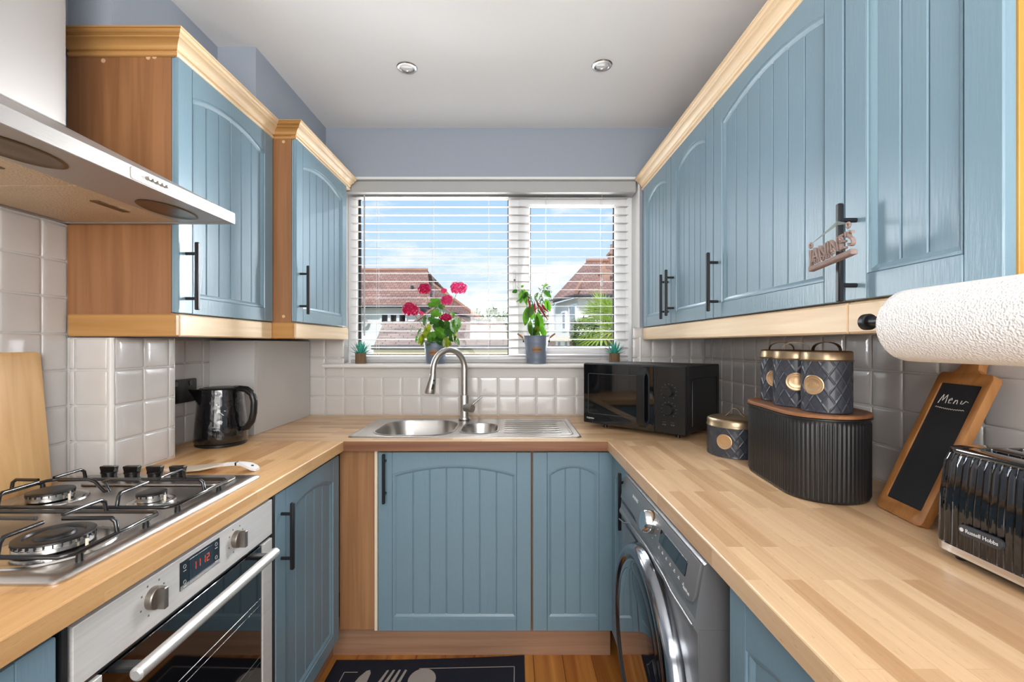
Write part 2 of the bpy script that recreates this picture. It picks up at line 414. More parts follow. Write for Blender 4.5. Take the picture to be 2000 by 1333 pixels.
    def curve(s, c, M):
        o = bpy.data.objects.new('tmp', c); COL.objects.link(o)
        me = bpy.data.meshes.new_from_object(o.evaluated_get(bpy.context.evaluated_depsgraph_get()))
        s.mesh(me, M); bpy.data.objects.remove(o); bpy.data.meshes.remove(me); return s
    def shape(s, outlines, th, bevel=0.0, M=None, res=1):
        """filled 2-D outlines (first outer, others holes) in XY, thickness th about z=0"""
        c = bpy.data.curves.new('c', 'CURVE'); c.dimensions = '2D'; c.fill_mode = 'BOTH'; c.extrude = max(th/2-bevel, 0.00001)
        if bevel: c.bevel_depth = bevel; c.bevel_resolution = res; c.offset = -bevel
        for qi, ol in enumerate(outlines):
            ar = sum(ol[i][0]*ol[(i+1) % len(ol)][1]-ol[(i+1) % len(ol)][0]*ol[i][1] for i in range(len(ol)))
            if (ar < 0): ol = ol[::-1]
            sp = c.splines.new('POLY'); sp.points.add(len(ol)-1); sp.use_cyclic_u = True
            for i, (x, y) in enumerate(ol): sp.points[i].co = (x, y, 0, 1)
        return s.curve(c, M)
    def build(s, name, m, parent=None, smooth=35, label=None, cat=None, group=None, kind=None, base=None):
        me = bpy.data.meshes.new(name)
        if parent is not None: o_ = ORG[parent.name]
        elif base is not None: o_ = Vector(base)
        else:
            xs = [p[0] for p in s.v]; ys = [p[1] for p in s.v]; zs = [p[2] for p in s.v]
            o_ = Vector(((min(xs)+max(xs))/2, (min(ys)+max(ys))/2, min(zs)))
        me.from_pydata([tuple(Vector(p)-o_) for p in s.v], [], s.f)
        bm = bmesh.new(); bm.from_mesh(me); bmesh.ops.remove_doubles(bm, verts=bm.verts, dist=1e-6)
        bmesh.ops.recalc_face_normals(bm, faces=bm.faces); bm.to_mesh(me); bm.free()
        if smooth:
            me.polygons.foreach_set('use_smooth', [True]*len(me.polygons)); me.set_sharp_from_angle(angle=math.radians(smooth))
        me.materials.append(MATS[m])
        o = link_mesh(name, me, parent, (0, 0, 0) if parent is not None else o_)
        tag(o, label, cat, group, kind)
        return o
def TM(loc, rx=0, ry=0, rz=0, s=1): return Matrix.Translation(loc) @ Euler((rx, ry, rz)).to_matrix().to_4x4() @ Matrix.Scale(s, 4)
def basis(o, ex, ey, ez):
    M = Matrix.Identity(4)
    for i, e_ in enumerate((ex, ey, ez)):
        for k in range(3): M[k][i] = e_[k]
    for k in range(3): M[k][3] = o[k]
    return M
FACE_PX = lambda o: basis(o, (0, 1, 0), (0, 0, 1), (1, 0, 0))     # drawing on a face looking towards +x
FACE_NX = lambda o: basis(o, (0, -1, 0), (0, 0, 1), (-1, 0, 0))   # ... towards -x
FACE_NY = lambda o: basis(o, (1, 0, 0), (0, 0, 1), (0, -1, 0))    # ... towards the camera
def rrect(x0, x1, y0, y1, r, n=5):
    p = []
    for cx, cy, a0 in ((x1-r, y0+r, -90), (x1-r, y1-r, 0), (x0+r, y1-r, 90), (x0+r, y0+r, 180)):
        for i in range(n+1):
            a = math.radians(a0+90*i/n); p.append((cx+r*math.cos(a), cy+r*math.sin(a)))
    return p
def copy_tree(o, parent=None):
    c = o.copy(); COL.objects.link(c)
    if parent: c.parent = parent
    for ch in list(o.children): copy_tree(ch, c)
    return c
def arc(c, r, a0, a1, n, plane='xz'):
    out = []
    for i in range(n+1):
        a = math.radians(a0+(a1-a0)*i/n); u, v_ = r*math.cos(a), r*math.sin(a)
        if plane == 'xz': out.append((c[0]+u, c[1], c[2]+v_))
        elif plane == 'yz': out.append((c[0], c[1]+u, c[2]+v_))
        else: out.append((c[0]+u, c[1]+v_, c[2]))
    return out

# ================================================================== ROOM SHELL
def S(mb, name, m, parent=None, smooth=0, kind='structure'): return mb.build(name, m, parent, smooth, kind=kind)
wl = MB()
wl.box(XL-0.12, XL, -2.6, YB+0.22, -0.02, H_CEIL+0.05)
wl.box(XL-0.01, -1.10, 1.25, 1.48, WT+0.0005, 1.284)             # tiled boxing between the worktop and the wall cabinet
wl.box(XL-0.01, -1.10, 1.25, 1.70, 2.072, H_CEIL+0.02)     # same boxing above the wall cabinets
wl.box(XL-0.01, -0.957, 1.70, YB+0.01, 2.072, H_CEIL+0.02)
wall_left = S(wl, 'wall_left', 'blue_wall')

wall_right = S(MB().box(XR, XR+0.12, -2.6, YB+0.22, -0.02, H_CEIL+0.05), 'wall_right', 'blue_wall')
OX0, OX1, OZ0, OZ1 = -0.892, 0.655, 1.146, 2.125
wb = MB()
wb.box(XL-0.12, OX0, YB, YB+0.22, -0.02, H_CEIL+0.05); wb.box(OX1, XR+0.12, YB, YB+0.22, -0.02, H_CEIL+0.05)
wb.box(OX0, OX1, YB, YB+0.22, -0.02, OZ0); wb.box(OX0, OX1, YB, YB+0.22, OZ1, H_CEIL+0.05)
wall_back = S(wb, 'wall_back', 'blue_wall')
S(MB().box(XL-0.12, XR+0.12, -2.72, -2.6, -0.02, H_CEIL+0.05), 'wall_front', 'white_paint')
ceiling = S(MB().box(XL-0.12, XR+0.12, -2.72, YB+0.3, H_CEIL, H_CEIL+0.15), 'ceiling', 'ceiling_paint')
floor = S(MB().box(XL-0.12, XR+0.12, -2.72, YB+0.22, -0.06, -0.012), 'floor', 'dark_grey')
# floor boards
fm = MATS['floor_wood']; 
m = grain_mat('plank_wood', (164, 96, 36), (222, 154, 78), 1, 0.3, 0.55)
n = m.node_tree; oi = n.nodes.new('ShaderNodeObjectInfo'); mpn = [q for q in n.nodes if q.type == 'MAPPING'][0]
v3 = n.nodes.new('ShaderNodeVectorMath'); v3.operation = 'SCALE'; v3.inputs[0].default_value = (37, 19, 11); n.links.new(oi.outputs['Random'], v3.inputs['Scale']); n.links.new(v3.outputs[0], mpn.inputs['Location'])
crn = [q for q in n.nodes if q.type == 'VALTORGB'][0]; hs = n.nodes.new('ShaderNodeHueSaturation')
mr = n.nodes.new('ShaderNodeMapRange'); mr.inputs[3].default_value = 0.78; mr.inputs[4].default_value = 1.12
n.links.new(oi.outputs['Random'], mr.inputs[0]); n.links.new(mr.outputs[0], hs.inputs['Value']); n.links.new(crn.outputs[0], hs.inputs['Color']); n.links.new(hs.outputs[0], n.nodes['Principled BSDF'].inputs['Base Color'])
pw = 0.118; PL = {}
def plank(L):
    if L not in PL:
        o = MB().box(0, pw-0.0012, 0, L-0.0012, -0.012, 0, 0.0012).build('floor_board', 'plank_wood', None, 0, base=(0, 0, 0)); PL[L] = o.data; bpy.data.objects.remove(o)
    return PL[L]
row = 0; x = -0.858
while x < 0.42:
    y = -0.6 - 0.23*(row % 3)
    while y < 1.9:
        L = (0.62, 0.44, 0.8)[(row+int(y*3)) % 3]
        if y + L > 0.9:
            o = link_mesh('floor_board', plank(L), floor); o.location = Vector((x, y, 0)) - Vector(floor.location)
        y += L
    row += 1; x += pw

# ------------------------------------------------------------------ tiles
P = 0.0985; TILE_N = {'n': 0}
def tile_mesh():
    mb = MB(); s = (P-0.003)/2; rings = []
    for ins, h in ((0, 0), (0.0004, 0.0028), (0.0022, 0.0044), (0.006, 0.0052), (0.02, 0.0056)):
        a = s-ins; r = max(0.004-ins*0.2, 0.002)
        rings.append([(px, py, h) for px, py in rrect(-a, a, -a, a, r, 2)])
    mb.loft(rings, cap0=False); o = mb.build('wall_tile', 'tile_glaze', None, 60, base=(0, 0, 0)); me = o.data; bpy.data.objects.remove(o); return me
TM_ = tile_mesh()
def tiles(parent, origin, eu, en, u0, u1, v0, v1, uphase=0.0, vphase=0.0, skip=None):
    """tile field on a wall plane: eu horizontal direction, en normal; grid lines at uphase+k*P / v0+vphase+k*P"""
    eu = Vector(eu); en = Vector(en); ez = Vector((0, 0, 1)); O = Vector(origin)
    if eu.cross(ez).dot(en) < 0: flip = True
    else: flip = False
    import math as _m
    k = _m.floor((u0-uphase)/P)
    while uphase+k*P < u1-1e-4:
        a, b = max(u0, uphase+k*P), min(u1, uphase+(k+1)*P); j = 0
        while v0+vphase+j*P < v1-1e-4:
            c, d = max(v0, v0+vphase+j*P), min(v1, v0+vphase+(j+1)*P)
            if b-a > 0.012 and d-c > 0.012 and not (skip and skip((a+b)/2, (c+d)/2)):
                o = bpy.data.objects.new('wall_tile', TM_); COL.objects.link(o)
                ctr = O+eu*((a+b)/2)+ez*((c+d)/2)+en*0.0015
                R = basis((0, 0, 0), tuple(eu), (0, 0, 1), tuple(en)).to_3x3()
                if flip: R = basis((0, 0, 0), tuple(-eu), (0, 0, 1), tuple(en)).to_3x3()
                jit = Euler((random.uniform(-.006, .006), random.uniform(-.006, .006), random.uniform(-.004, .004))).to_matrix()
                o.rotation_euler = (R @ jit).to_euler(); o.scale = ((b-a)/P, (d-c)/P, 1)
                o.parent = parent; o.location = ctr-Vector(parent.location); TILE_N['n'] += 1
            j += 1
        k += 1
def grout(parent, x0, x1, y0, y1, z0, z1): MB().box(x0, x1, y0, y1, z0, z1).build('grout', 'grout', parent, 0)
# left wall, beside the hob (up to the hood)
grout(wall_left, XL, XL+0.003, 0.2, 1.247, WT, 1.62)
tiles(wall_left, (XL+0.0, 0, 0), (0, 1, 0), (1, 0, 0), 0.455, 1.243, WT+0.001, 1.61, 1.175-8*P)
# boxing, side facing the camera then side facing the room
grout(wall_left, XL, -1.102, 1.247, 1.25, WT, 1.284)
tiles(wall_left, (0, 1.25, 0), (1, 0, 0), (0, -1, 0), XL+0.01, -1.106, WT+0.001, 1.284, -1.196)
grout(wall_left, -1.10, -1.097, 1.25, 1.478, WT, 1.284)
tiles(wall_left, (-1.10, 0, 0), (0, 1, 0), (1, 0, 0), 1.255, 1.476, WT+0.001, 1.284, 1.255)
MB().tube([(-1.099, 1.249, WT), (-1.099, 1.249, 1.284)], 0.0065, 10).build('tile_trim', 'tile_trim', wall_left)
MB().tube([(-1.101, 1.479, WT), (-1.101, 1.479, 1.284)], 0.005, 10).build('tile_trim', 'tile_trim', wall_left)
# wall behind the kettle
grout(wall_left, XL, XL+0.003, 1.48, 1.88, WT, 1.284)
tiles(wall_left, (XL, 0, 0), (0, 1, 0), (1, 0, 0), 1.485, 1.83, WT+0.001, 1.284, 1.69)
# back wall
grout(wall_back, XL, XR, YB-0.003, YB, WT, 1.146)
grout(wall_back, XL, OX0, YB-0.003, YB, 1.146, 1.35); grout(wall_back, OX1, XR, YB-0.003, YB, 1.146, 1.35)
tiles(wall_back, (0, YB, 0), (1, 0, 0), (0, -1, 0), -1.05, XR-0.008, WT+0.001, 1.35, -0.958, 0, lambda u, v: OX0-0.01 < u < OX1+0.01 and v > 1.14)
# right wall
grout(wall_right, XR-0.003, XR, 0.3, YB, WT, 1.35)
tiles(wall_right, (XR, 0, 0), (0, 1, 0), (-1, 0, 0), 0.62, YB-0.01, WT+0.001, 1.35, 1.148)
# window reveal: white lining, tiled at the foot
t1 = MB().box(OX0, OX1, YB-0.004, YB+0.12, OZ1-0.012, OZ1).box(OX1-0.006, OX1, YB-0.004, YB+0.12, 1.166, OZ1-0.012).box(OX0, OX0+0.006, YB-0.004, YB+0.12, 1.166, OZ1-0.012).build('trim_1', 'white_paint', None, 0, kind='structure')
for sx_, xx in ((-1, OX1-0.006), (1, OX0+0.006)):
    for z0 in (1.168, ):
        MB().box(xx, xx+sx_*0.007, YB-0.006, YB+0.098, z0, z0+0.085, 0.002).build('wall_tile', 'tile_glaze', wall_back, 30)
        MB().box(xx, xx+sx_*0.005, YB-0.006, YB+0.098, z0+0.088, 1.30, 0.002).build('wall_tile', 'tile_glaze', wall_back, 30)
MB().tube([(OX1+0.003, YB-0.004, 1.166), (OX1+0.003, YB-0.004, 1.30)], 0.006, 10).build('tile_trim', 'tile_trim', wall_back)

# ------------------------------------------------------------------ window
win = empty('window_1', (-0.12, 2.48, 1.166), kind='structure')
WY = 2.47
F = lambda y: basis((0, y, 0), (1, 0, 0), (0, 0, 1), (0, -1, 0))
R4 = lambda a, b, c, d: [(a, c), (b, c), (b, d), (a, d)]
MB().shape([R4(OX0+0.006, OX1-0.006, 1.160, 2.112), R4(-0.838, -0.019, 1.206, 2.061), R4(0.045, 0.600, 1.225, 2.042)], 0.06, 0.004, F(2.49)).build('window_frame', 'upvc', win, 30)
MB().shape([R4(0.034, 0.611, 1.214, 2.053), R4(0.097, 0.553, 1.253, 2.014)], 0.055, 0.006, F(2.475)).build('casement', 'upvc', win, 30)
MB().box(-0.840, -0.018, 2.496, 2.500, 1.204, 2.063).build('pane', 'clear_glass', win, 0)
MB().box(0.095, 0.555, 2.480, 2.484, 1.251, 2.016).build('pane', 'clear_glass', win, 0)
g = MB(); g.shape([R4(-0.838, -0.019, 1.206, 2.061), R4(-0.824, -0.024, 1.210, 2.056)], 0.012, 0, F(2.489)); g.build('gasket', 'gasket', win, 0)
g = MB(); g.shape([R4(0.097, 0.553, 1.253, 2.014), R4(0.102, 0.547, 1.257, 2.009)], 0.012, 0, F(2.472)); g.build('gasket', 'gasket', win, 0)
h = MB(); h.box(0.004, 0.020, 2.449, 2.463, 1.55, 1.66, 0.003); h.build('window_handle', 'white_plastic', win, 40)
MB().cyl((0.014, 2.4475, 1.61), (0.014, 2.459, 1.61), 0.006, 12).build('lock', 'black_plastic', win)
s = MB(); prof = [(2.455, 1.146), (2.455, 1.166), (2.290, 1.166), (2.284, 1.1625), (2.282, 1.156), (2.284, 1.1495), (2.290, 1.146)]
s.prism([(y, z) for y, z in prof], 0, -0.952, 0.735); s.build('window_sill', 'sill_white', win, 30)

# ------------------------------------------------------------------ venetian blind
bl = empty('window_blind', (-0.115, 2.40, 1.166), 'white wooden venetian blind with open slats hanging in front of the window', 'blind')
MB().box(-0.868, 0.642, 2.352, 2.432, 2.052, 2.110, 0.003).build('headrail', 'headrail', bl, 20, label='grey headrail')
def slat_mb(w=0.041, L=1.468, th=0.0016):
    mb = MB(); pr = []
    for i in range(7):
        u = -w/2+w*i/6; pr.append((u, 0.0008*(1-(2*u/w)**2)))
    poly = pr+[(u, z-th) for u, z in reversed(pr)]
    mb.prism(poly, 0, -L/2, L/2); return mb
so = None
for i in range(20):
    z = 2.0417-0.04416*i
    if so is None: so = slat_mb().build('slat', 'blind_white', None, 40, base=(0, 0, 0)); me = so.data; bpy.data.objects.remove(so)
    o = link_mesh('slat', me, bl) ; o.location = Vector((-0.119, 2.425, z))-Vector(bl.location); o.rotation_euler = (math.radians(5.5), 0, 0); so = o
MB().box(-0.853, 0.615, 2.405, 2.444, 1.1665, 1.183, 0.003).build('bottom_rail', 'blind_white', bl, 30)
for cx in (-0.715, -0.42, -0.125, 0.18, 0.475):
    c = MB()
    for yy in (2.4035, 2.4455): c.cyl((cx, yy, 1.18), (cx, yy, 2.055), 0.0007, 5)
    c.build('ladder_cord', 'cord', bl, 40)
MB().cyl((-0.777, 2.396, 1.31), (-0.777, 2.396, 2.06), 0.0042, 8).build('tilt_wand', 'wand', bl)
c = MB(); c.cyl((0.468, 2.366, 1.60), (0.468, 2.366, 2.05), 0.0009, 6); c.lathe([(0.001, 1.615), (0.006, 1.60), (0.008, 1.575), (0.006, 1.57)], (0.468, 2.366, 0), 10); c.build('pull_cord', 'cord', bl, 40)

# ------------------------------------------------------------------ downlights
for (lx, ly, lab) in ((-0.421, 1.827, 'small white recessed downlight in the ceiling, the left one of two'), (0.358, 1.812, 'small white recessed downlight in the ceiling, the right one of two')):
    t = empty('downlight', (lx, ly, H_CEIL), lab, 'ceiling light', 'recessed downlights in the ceiling')
    r = MB(); r.lathe([(0.030, 0.0), (0.041, 0.0), (0.041, -0.002), (0.038, -0.005), (0.030, -0.006), (0.027, -0.004), (0.027, 0.0)], (lx, ly, H_CEIL), 32, caps=False); r.build('bezel', 'steel_smooth', t)
    r = MB(); r.lathe([(0.001, -0.0018), (0.018, -0.0015), (0.0262, -0.0005), (0.0262, 0.0)], (lx, ly, H_CEIL), 24, caps=False); r.build('lamp_lens', 'lamp_lens', t)

# ================================================================== KITCHEN UNITS
DT = 0.019
def arch_contour(x0, x1, z0, zs, rise, ins=0.0, n=12):
    """inner opening: straight sides, arched head; offset inwards by ins"""
    wdt = (x1-x0)/2; R = (wdt*wdt+rise*rise)/(2*rise); cx = (x0+x1)/2; cz = zs+rise-R
    a, b = x0+ins, x1-ins; r = R-ins; pts = [(a, z0+ins), (b, z0+ins)]
    for i in range(n+1):
        xx = b+(a-b)*i/n; pts.append((xx, cz+math.sqrt(max(r*r-(xx-cx)**2, 0))))
    return pts
def make_door(parent, x0, z0, w, h, nb, hside=None, hz=0.05, hlen=0.19, s=0.056, apex=0.05, rise=0.036, br=0.048, m='blue_paint', name='door'):
    """a framed tongue-and-groove door, front towards -y, its back on y=0"""
    mb = MB(); X0, X1 = x0, x0+w; Z0, Z1 = z0, z0+h; yb, yf, g = -0.006, -DT, 0.0004; c = 0.0012
    mb.box(X0+0.002, X1-0.002, -0.0065, 0, Z0+0.002, Z1-0.002)
    mb.box(X0, X0+s-g, yf, yb, Z0, Z1, 0.002); mb.box(X1-s+g, X1, yf, yb, Z0, Z1, 0.002)
    mb.box(X0+s+g, X1-s-g, yf, yb, Z0, Z0+br, 0.0015)
    con = arch_contour(X0+s, X1-s, Z0+br, Z1-apex-rise, rise)
    top = [(px, pz) for px, pz in con[2:]]
    poly = [(X0+s+g, Z1), (X0+s+g, top[-1][1])]+[(min(max(px, X0+s+g), X1-s-g), pz) for px, pz in reversed(top)]+[(X1-s-g, Z1)]
    mb.prism(poly, 1, yf+0.0002, yb)
    steps = [(0, yf+0.0002), (0.0012, yf+0.0030), (0.0050, yf+0.0028), (0.0075, yf+0.0040), (0.0160, yf+0.0104)]
    rings = [[(px, yy, pz) for px, pz in arch_contour(X0+s, X1-s, Z0+br, Z1-apex-rise, rise, ins)] for ins, yy in steps]
    mb.loft(rings, False, False)
    d = mb.build(name, m, parent, 30)
    bw = (w-2*s-0.026)/nb
    for i in range(nb):
        a = X0+s+0.013+i*bw
        MB().box(a+0.0008, a+bw-0.0008, yf+0.0088, -0.006, Z0+br-0.006, Z1-apex+0.003, 0.0026).build('panel_board', m, d, 30)
    if hside is not None:
        hx = X0+0.03 if hside == 'L' else X1-0.03
        zz = Z0+hz
        hb = MB(); hb.box(hx-0.0055, hx+0.0055, yf-0.037, yf-0.026, zz, zz+hlen, 0.0022)
        for q in (0.032, hlen-0.032): hb.cyl((hx, yf-0.028, zz+q), (hx, yf, zz+q), 0.0045, 10)
        hb.build('handle', 'black_metal', d, 40)
    return d
RZL, RZR = PI/2, -PI/2

# ---- wall cabinets, left (front towards +x)
DB = 1.352            # door bottom height
def wall_cab(loc, rz, w, dep, label, nb, hside, hz, side_mat='cabinet_side', caps=False, z=1.352, h=0.706):
    t = empty('wall_cabinet', loc, label, 'cabinet', 'blue wall cabinets with arched doors', rz, local=True)
    MB().box(0, w, 0.0005, dep, -0.02, h+0.014, 0.0008).build('carcass', side_mat, t, 20)
    make_door(t, 0.0015, 0, w-0.003, h, nb, hside, hz)
    if caps:
        for cy, cz in caps:
            x_ = MB(); x_.lathe([(0.0001, -0.0012), (0.0055, -0.0012), (0.006, 0)], (0, 0, 0), 16, 0, M=Matrix.Translation((0, cy, cz))); x_.build('screw_cap', 'screw_cap', t)
    return t
wall_cab((-0.933, 1.245, DB), RZL, 0.496, 0.284, 'blue wall cabinet with an exposed brown wooden side, next to the extractor hood', 6, 'L', 0.01, caps=[(0.062, 0.698), (0.045, 0.70), (0.185, 0.69)])
wall_cab((-0.846, 1.745, DB), RZL, 0.53, 0.37, 'narrow-looking blue wall cabinet just left of the window, over the grey box', 6, 'L', 0.03, caps=[(0.03, 0.69), (0.03, 0.02)])
# ---- wall cabinets, right (front towards -x); local x runs towards the camera
wall_cab((0.684, 2.305, DB), RZR, 0.398, 0.30, 'blue wall cabinet on the right side nearest the window', 5, 'R', 0.02)
wall_cab((0.684, 1.904, DB), RZR, 0.398, 0.30, 'blue wall cabinet above the microwave, second from the window on the right side', 5, 'L', 0.03)
wall_cab((0.684, 1.503, DB), RZR, 0.590, 0.30, 'widest blue wall cabinet on the right side, above the canisters', 7, 'L', 0.02)
cab_near = wall_cab((0.684, 0.911, DB), RZR, 0.297, 0.30, 'blue wall cabinet above the paper towel roll, a sign hanging on its handle', 3, 'L', -0.004, 'ochre_wood')

# ---- cornices and pelmets
def sweep(name, path, outs, prof, m, label, cat, group=None, closed_ends=True):
    """path: list of (x,y); outs: outward mitre vectors at each point; prof: (offset outward, z)"""
    rings = [[(x+ox*o_, y+oy*o_, z) for o_, z in prof] for (x, y), (ox, oy) in zip(path, outs)]
    mb = MB(); mb.loft(rings); return mb
ZC0, ZC1 = 2.052, 2.109
CP = [(-0.018, ZC0), (0.001, ZC0), (0.0045, ZC0+0.002), (0.006, ZC0+0.006), (0.0045, ZC0+0.010), (0.001, ZC0+0.0115), (0.001, ZC0+0.0145), (0.006, ZC0+0.016), (0.0085, ZC0+0.019), (0.010, ZC0+0.025), (0.015, ZC0+0.031), (0.022, ZC0+0.035),
      (0.028, ZC0+0.0365), (0.028, ZC0+0.0395), (0.025, ZC0+0.0405), (0.029, ZC0+0.044), (0.034, ZC0+0.0455), (0.037, ZC0+0.0485), (0.0375, ZC0+0.052), (0.041, ZC0+0.053), (0.041, ZC1), (-0.018, ZC1)]
def cornice(path, outs, label, mats=('pine_y',)):
    t = empty('cornice', (path[-1][0], path[-1][1], ZC0), label, 'moulding', 'pine cornices on top of the wall cabinets')
    for i in range(len(path)-1):
        rings = [[(x+ox*o_, y+oy*o_, z) for o_, z in CP] for (x, y), (ox, oy) in zip(path[i:i+2], outs[i:i+2])]
        MB().loft(rings).build('moulding_length', mats[i % len(mats)], t, 25)
cornice([(-1.21, 1.243), (-0.916, 1.243), (-0.916, 1.739)], [(0, -1), (1, -1), (1, 0)], 'pale pine cornice on the left cabinet next to the hood, returning along its side', ('pine_x', 'pine_y'))
cornice([(-0.94, 1.747), (-0.832, 1.747), (-0.832, 2.325)], [(0, -1), (1, -1), (1, 0)], 'short pale pine cornice on the left cabinet beside the window', ('pine_x', 'pine_y'))
cornice([(0.667, 2.325), (0.667, 0.40)], [(-1, 0), (-1, 0)], 'long pale pine cornice along the top of the right wall cabinets', ('pine_y',))
ZP0, ZP1 = 1.287, 1.3485
def pelmet(segs, label):
    t = empty('pelmet', (segs[-1][0], segs[-1][2], ZP0), label, 'moulding', 'pine pelmets under the wall cabinets')
    for (x0, x1, y0, y1, m) in segs: MB().box(x0, x1, y0, y1, ZP0, ZP1, 0.004).build('pelmet_board', m, t, 30)
pelmet([(-1.21, -0.915, 1.236, 1.254, 'pine_x'), (-0.934, -0.916, 1.2545, 1.739, 'pine_y')], 'pine light pelmet under the left cabinet next to the hood')
pelmet([(-0.933, -0.836, 1.741, 1.759, 'pine_x'), (-0.853, -0.835, 1.7595, 2.325, 'pine_y')], 'short pine light pelmet under the left cabinet beside the window')
pelmet([(0.668, 0.686, 0.907, 2.325, 'pine_y'), (0.668, 0.686, 0.45, 0.9065, 'pine_y')], 'long pine light pelmet under the right wall cabinets')

# ---- base units
DZ0, DH = 0.150, 0.695
def base_cab(name, loc, rz, w, dep, label, doors, group='blue base cabinets with arched doors'):
    t = empty(name, loc, label, 'cabinet', group, rz, local=True)
    if name == 'sink_cabinet': MB().box(0, w, 0.0005, dep, DZ0-0.002, 0.738, 0.0008).box(0, w, 0.0005, 0.018, 0.7385, 0.857).build('carcass', 'filler_wood', t, 20)
    else: MB().box(0, w, 0.0005, dep, DZ0-0.002, 0.857, 0.0008).build('carcass', 'filler_wood', t, 20)
    for d in doors: make_door(t, d[0], DZ0, d[1], DH, d[2], d[3], d[4], 0.19)
    return t
base_cab('base_cabinet', (-0.675, 1.262, 0), RZL, 0.466, 0.50, 'blue base cabinet between the oven and the corner, black bar handle on its left', [(0.002, 0.462, 5, 'L', 0.475)])
base_cab('base_cabinet', (-0.675, 0.05, 0), RZL, 0.610, 0.50, 'blue base cabinet nearest the camera on the left, beside the oven', [(0.002, 0.604, 6, None, 0)])
sk = base_cab('sink_cabinet', (-0.535, 1.787, 0), 0, 0.612, 0.45, 'wide blue base cabinet under the sink with its handle at the top left', [(0.0145, 0.594, 7, 'L', 0.505)])
MB().box(0.0, 0.0115, -0.017, 0.0, DZ0, 0.857, 0.001).build('edge_strip', 'cream_edge', sk, 20, label='cream edge strip')
base_cab('base_cabinet', (0.0785, 1.787, 0), 0, 0.33, 0.45, 'narrow blue base cabinet right of the sink cabinet, without a handle', [(0.003, 0.312, 3, None, 0)])
base_cab('base_cabinet', (0.406, 0.812, 0), RZR, 0.604, 0.52, 'blue base cabinet nearest the camera on the right, beside the washing machine', [(0.002, 0.60, 6, None, 0)])
base_cab('base_cabinet', (0.406, 1.766, 0), RZR, 0.298, 0.50, 'slim blue base unit squeezed in the corner behind the washing machine', [(0.002, 0.290, 2, 'R', 0.50)])
MB().box(-0.676, -0.5365, 1.783, 1.800, 0.146, 0.858, 0.001).build('corner_filler_panel', 'filler_wood', None, 20, label='brown wooden corner filler panel left of the sink cabinet', cat='panel')
MB().box(-0.728, 0.40, 1.850, 1.866, 0.0, 0.147, 0.001).build('plinth', 'plinth_wood', None, 20, label='wooden plinth board under the sink run', cat='plinth', group='wooden plinths')
MB().box(-0.742, -0.726, 0.05, 1.848, 0.0, 0.147, 0.001).build('plinth', 'plinth_wood_y', None, 20, label='wooden plinth board along the left run below the oven', cat='plinth', group='wooden plinths')
# ---- worktops
ZT0, ZT1 = 0.861, WT
def front_profile(f, b, sgn):
    """section of a worktop: f front coordinate, b back coordinate, rounded nose"""
    r = 0.003
    return [(b, ZT0), (f+sgn*0.002, ZT0), (f, ZT0+0.002), (f, ZT1-r), (f+sgn*r*0.3, ZT1-r*0.3), (f+sgn*r, ZT1), (b, ZT1)]
MB().prism(front_profile(-0.636, XL+0.001, -1), 1, -0.30, 1.7195).build('worktop', 'worktop_left', None, 20, label='wooden block worktop along the left wall, holding the gas hob and kettle', cat='worktop', group='wooden block worktops')
MB().prism(front_profile(0.362, XR-0.001, 1), 1, -0.30, 1.7195).build('worktop', 'worktop_y', None, 20, label='wooden block worktop along the right wall, holding the bread bin and toaster', cat='worktop', group='wooden block worktops')
wk = MB(); SX0, SX1, SY0, SY1 = -0.645, 0.272, 1.782, 2.215
wk.prism([(1.7205, ZT0), (1.7205, ZT1), (SY0+0.02, ZT1), (SY0+0.02, ZT0)], 0, XL+0.001, XR-0.001)
wk.prism([(SY1-0.02, ZT0), (SY1-0.02, ZT1), (YB-0.001, ZT1), (YB-0.001, ZT0)], 0, XL+0.001, XR-0.001)
wk.box(XL+0.001, SX0+0.03, SY0+0.02, SY1-0.02, ZT0, ZT1); wk.box(SX1-0.03, XR-0.001, SY0+0.02, SY1-0.02, ZT0, ZT1)
wko = wk.build('worktop', 'worktop_x', None, 20, label='wooden block worktop under the window, holding the sink', cat='worktop', group='wooden block worktops')
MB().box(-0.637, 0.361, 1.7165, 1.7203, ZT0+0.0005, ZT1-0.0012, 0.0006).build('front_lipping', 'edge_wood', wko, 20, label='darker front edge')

# ================================================================== SINK AND TAP
sink = empty('kitchen_sink', (-0.19, 2.0, WT), 'stainless steel one and a half bowl sink with ribbed drainer set in the worktop', 'sink')
B1 = (-0.575, -0.245, 1.815, 2.165, 0.11); B2 = (-0.215, -0.062, 1.855, 2.085, 0.07)
r1 = rrect(B1[0], B1[1], B1[2], B1[3], B1[4], 8); r2 = rrect(B2[0], B2[1], B2[2], B2[3], B2[4], 8)
pl = MB(); outer = rrect(SX0, SX1, SY0, SY1, 0.02, 5)
pl.shape([outer, r1, r2], 0.0016, 0, TM((0, 0, WT+0.0022)))
rim = [(SX0, WT+0.001)]
def ring_pts(x0, x1, y0, y1, r, z, n=5): return [(px, py, z) for px, py in rrect(x0, x1, y0, y1, r, n)]
pl.loft([ring_pts(SX0-0.002, SX1+0.002, SY0-0.002, SY1+0.002, 0.022, WT+0.0002), ring_pts(SX0-0.002, SX1+0.002, SY0-0.002, SY1+0.002, 0.022, WT+0.0022),
         ring_pts(SX0+0.001, SX1-0.001, SY0+0.001, SY1-0.001, 0.02, WT+0.0048), ring_pts(SX0+0.006, SX1-0.006, SY0+0.006, SY1-0.006, 0.018, WT+0.0050),
         ring_pts(SX0+0.018, SX1-0.018, SY0+0.014, SY1-0.014, 0.016, WT+0.0031)], False, False)
pl.build('sink_top', 'steel', sink, 40)
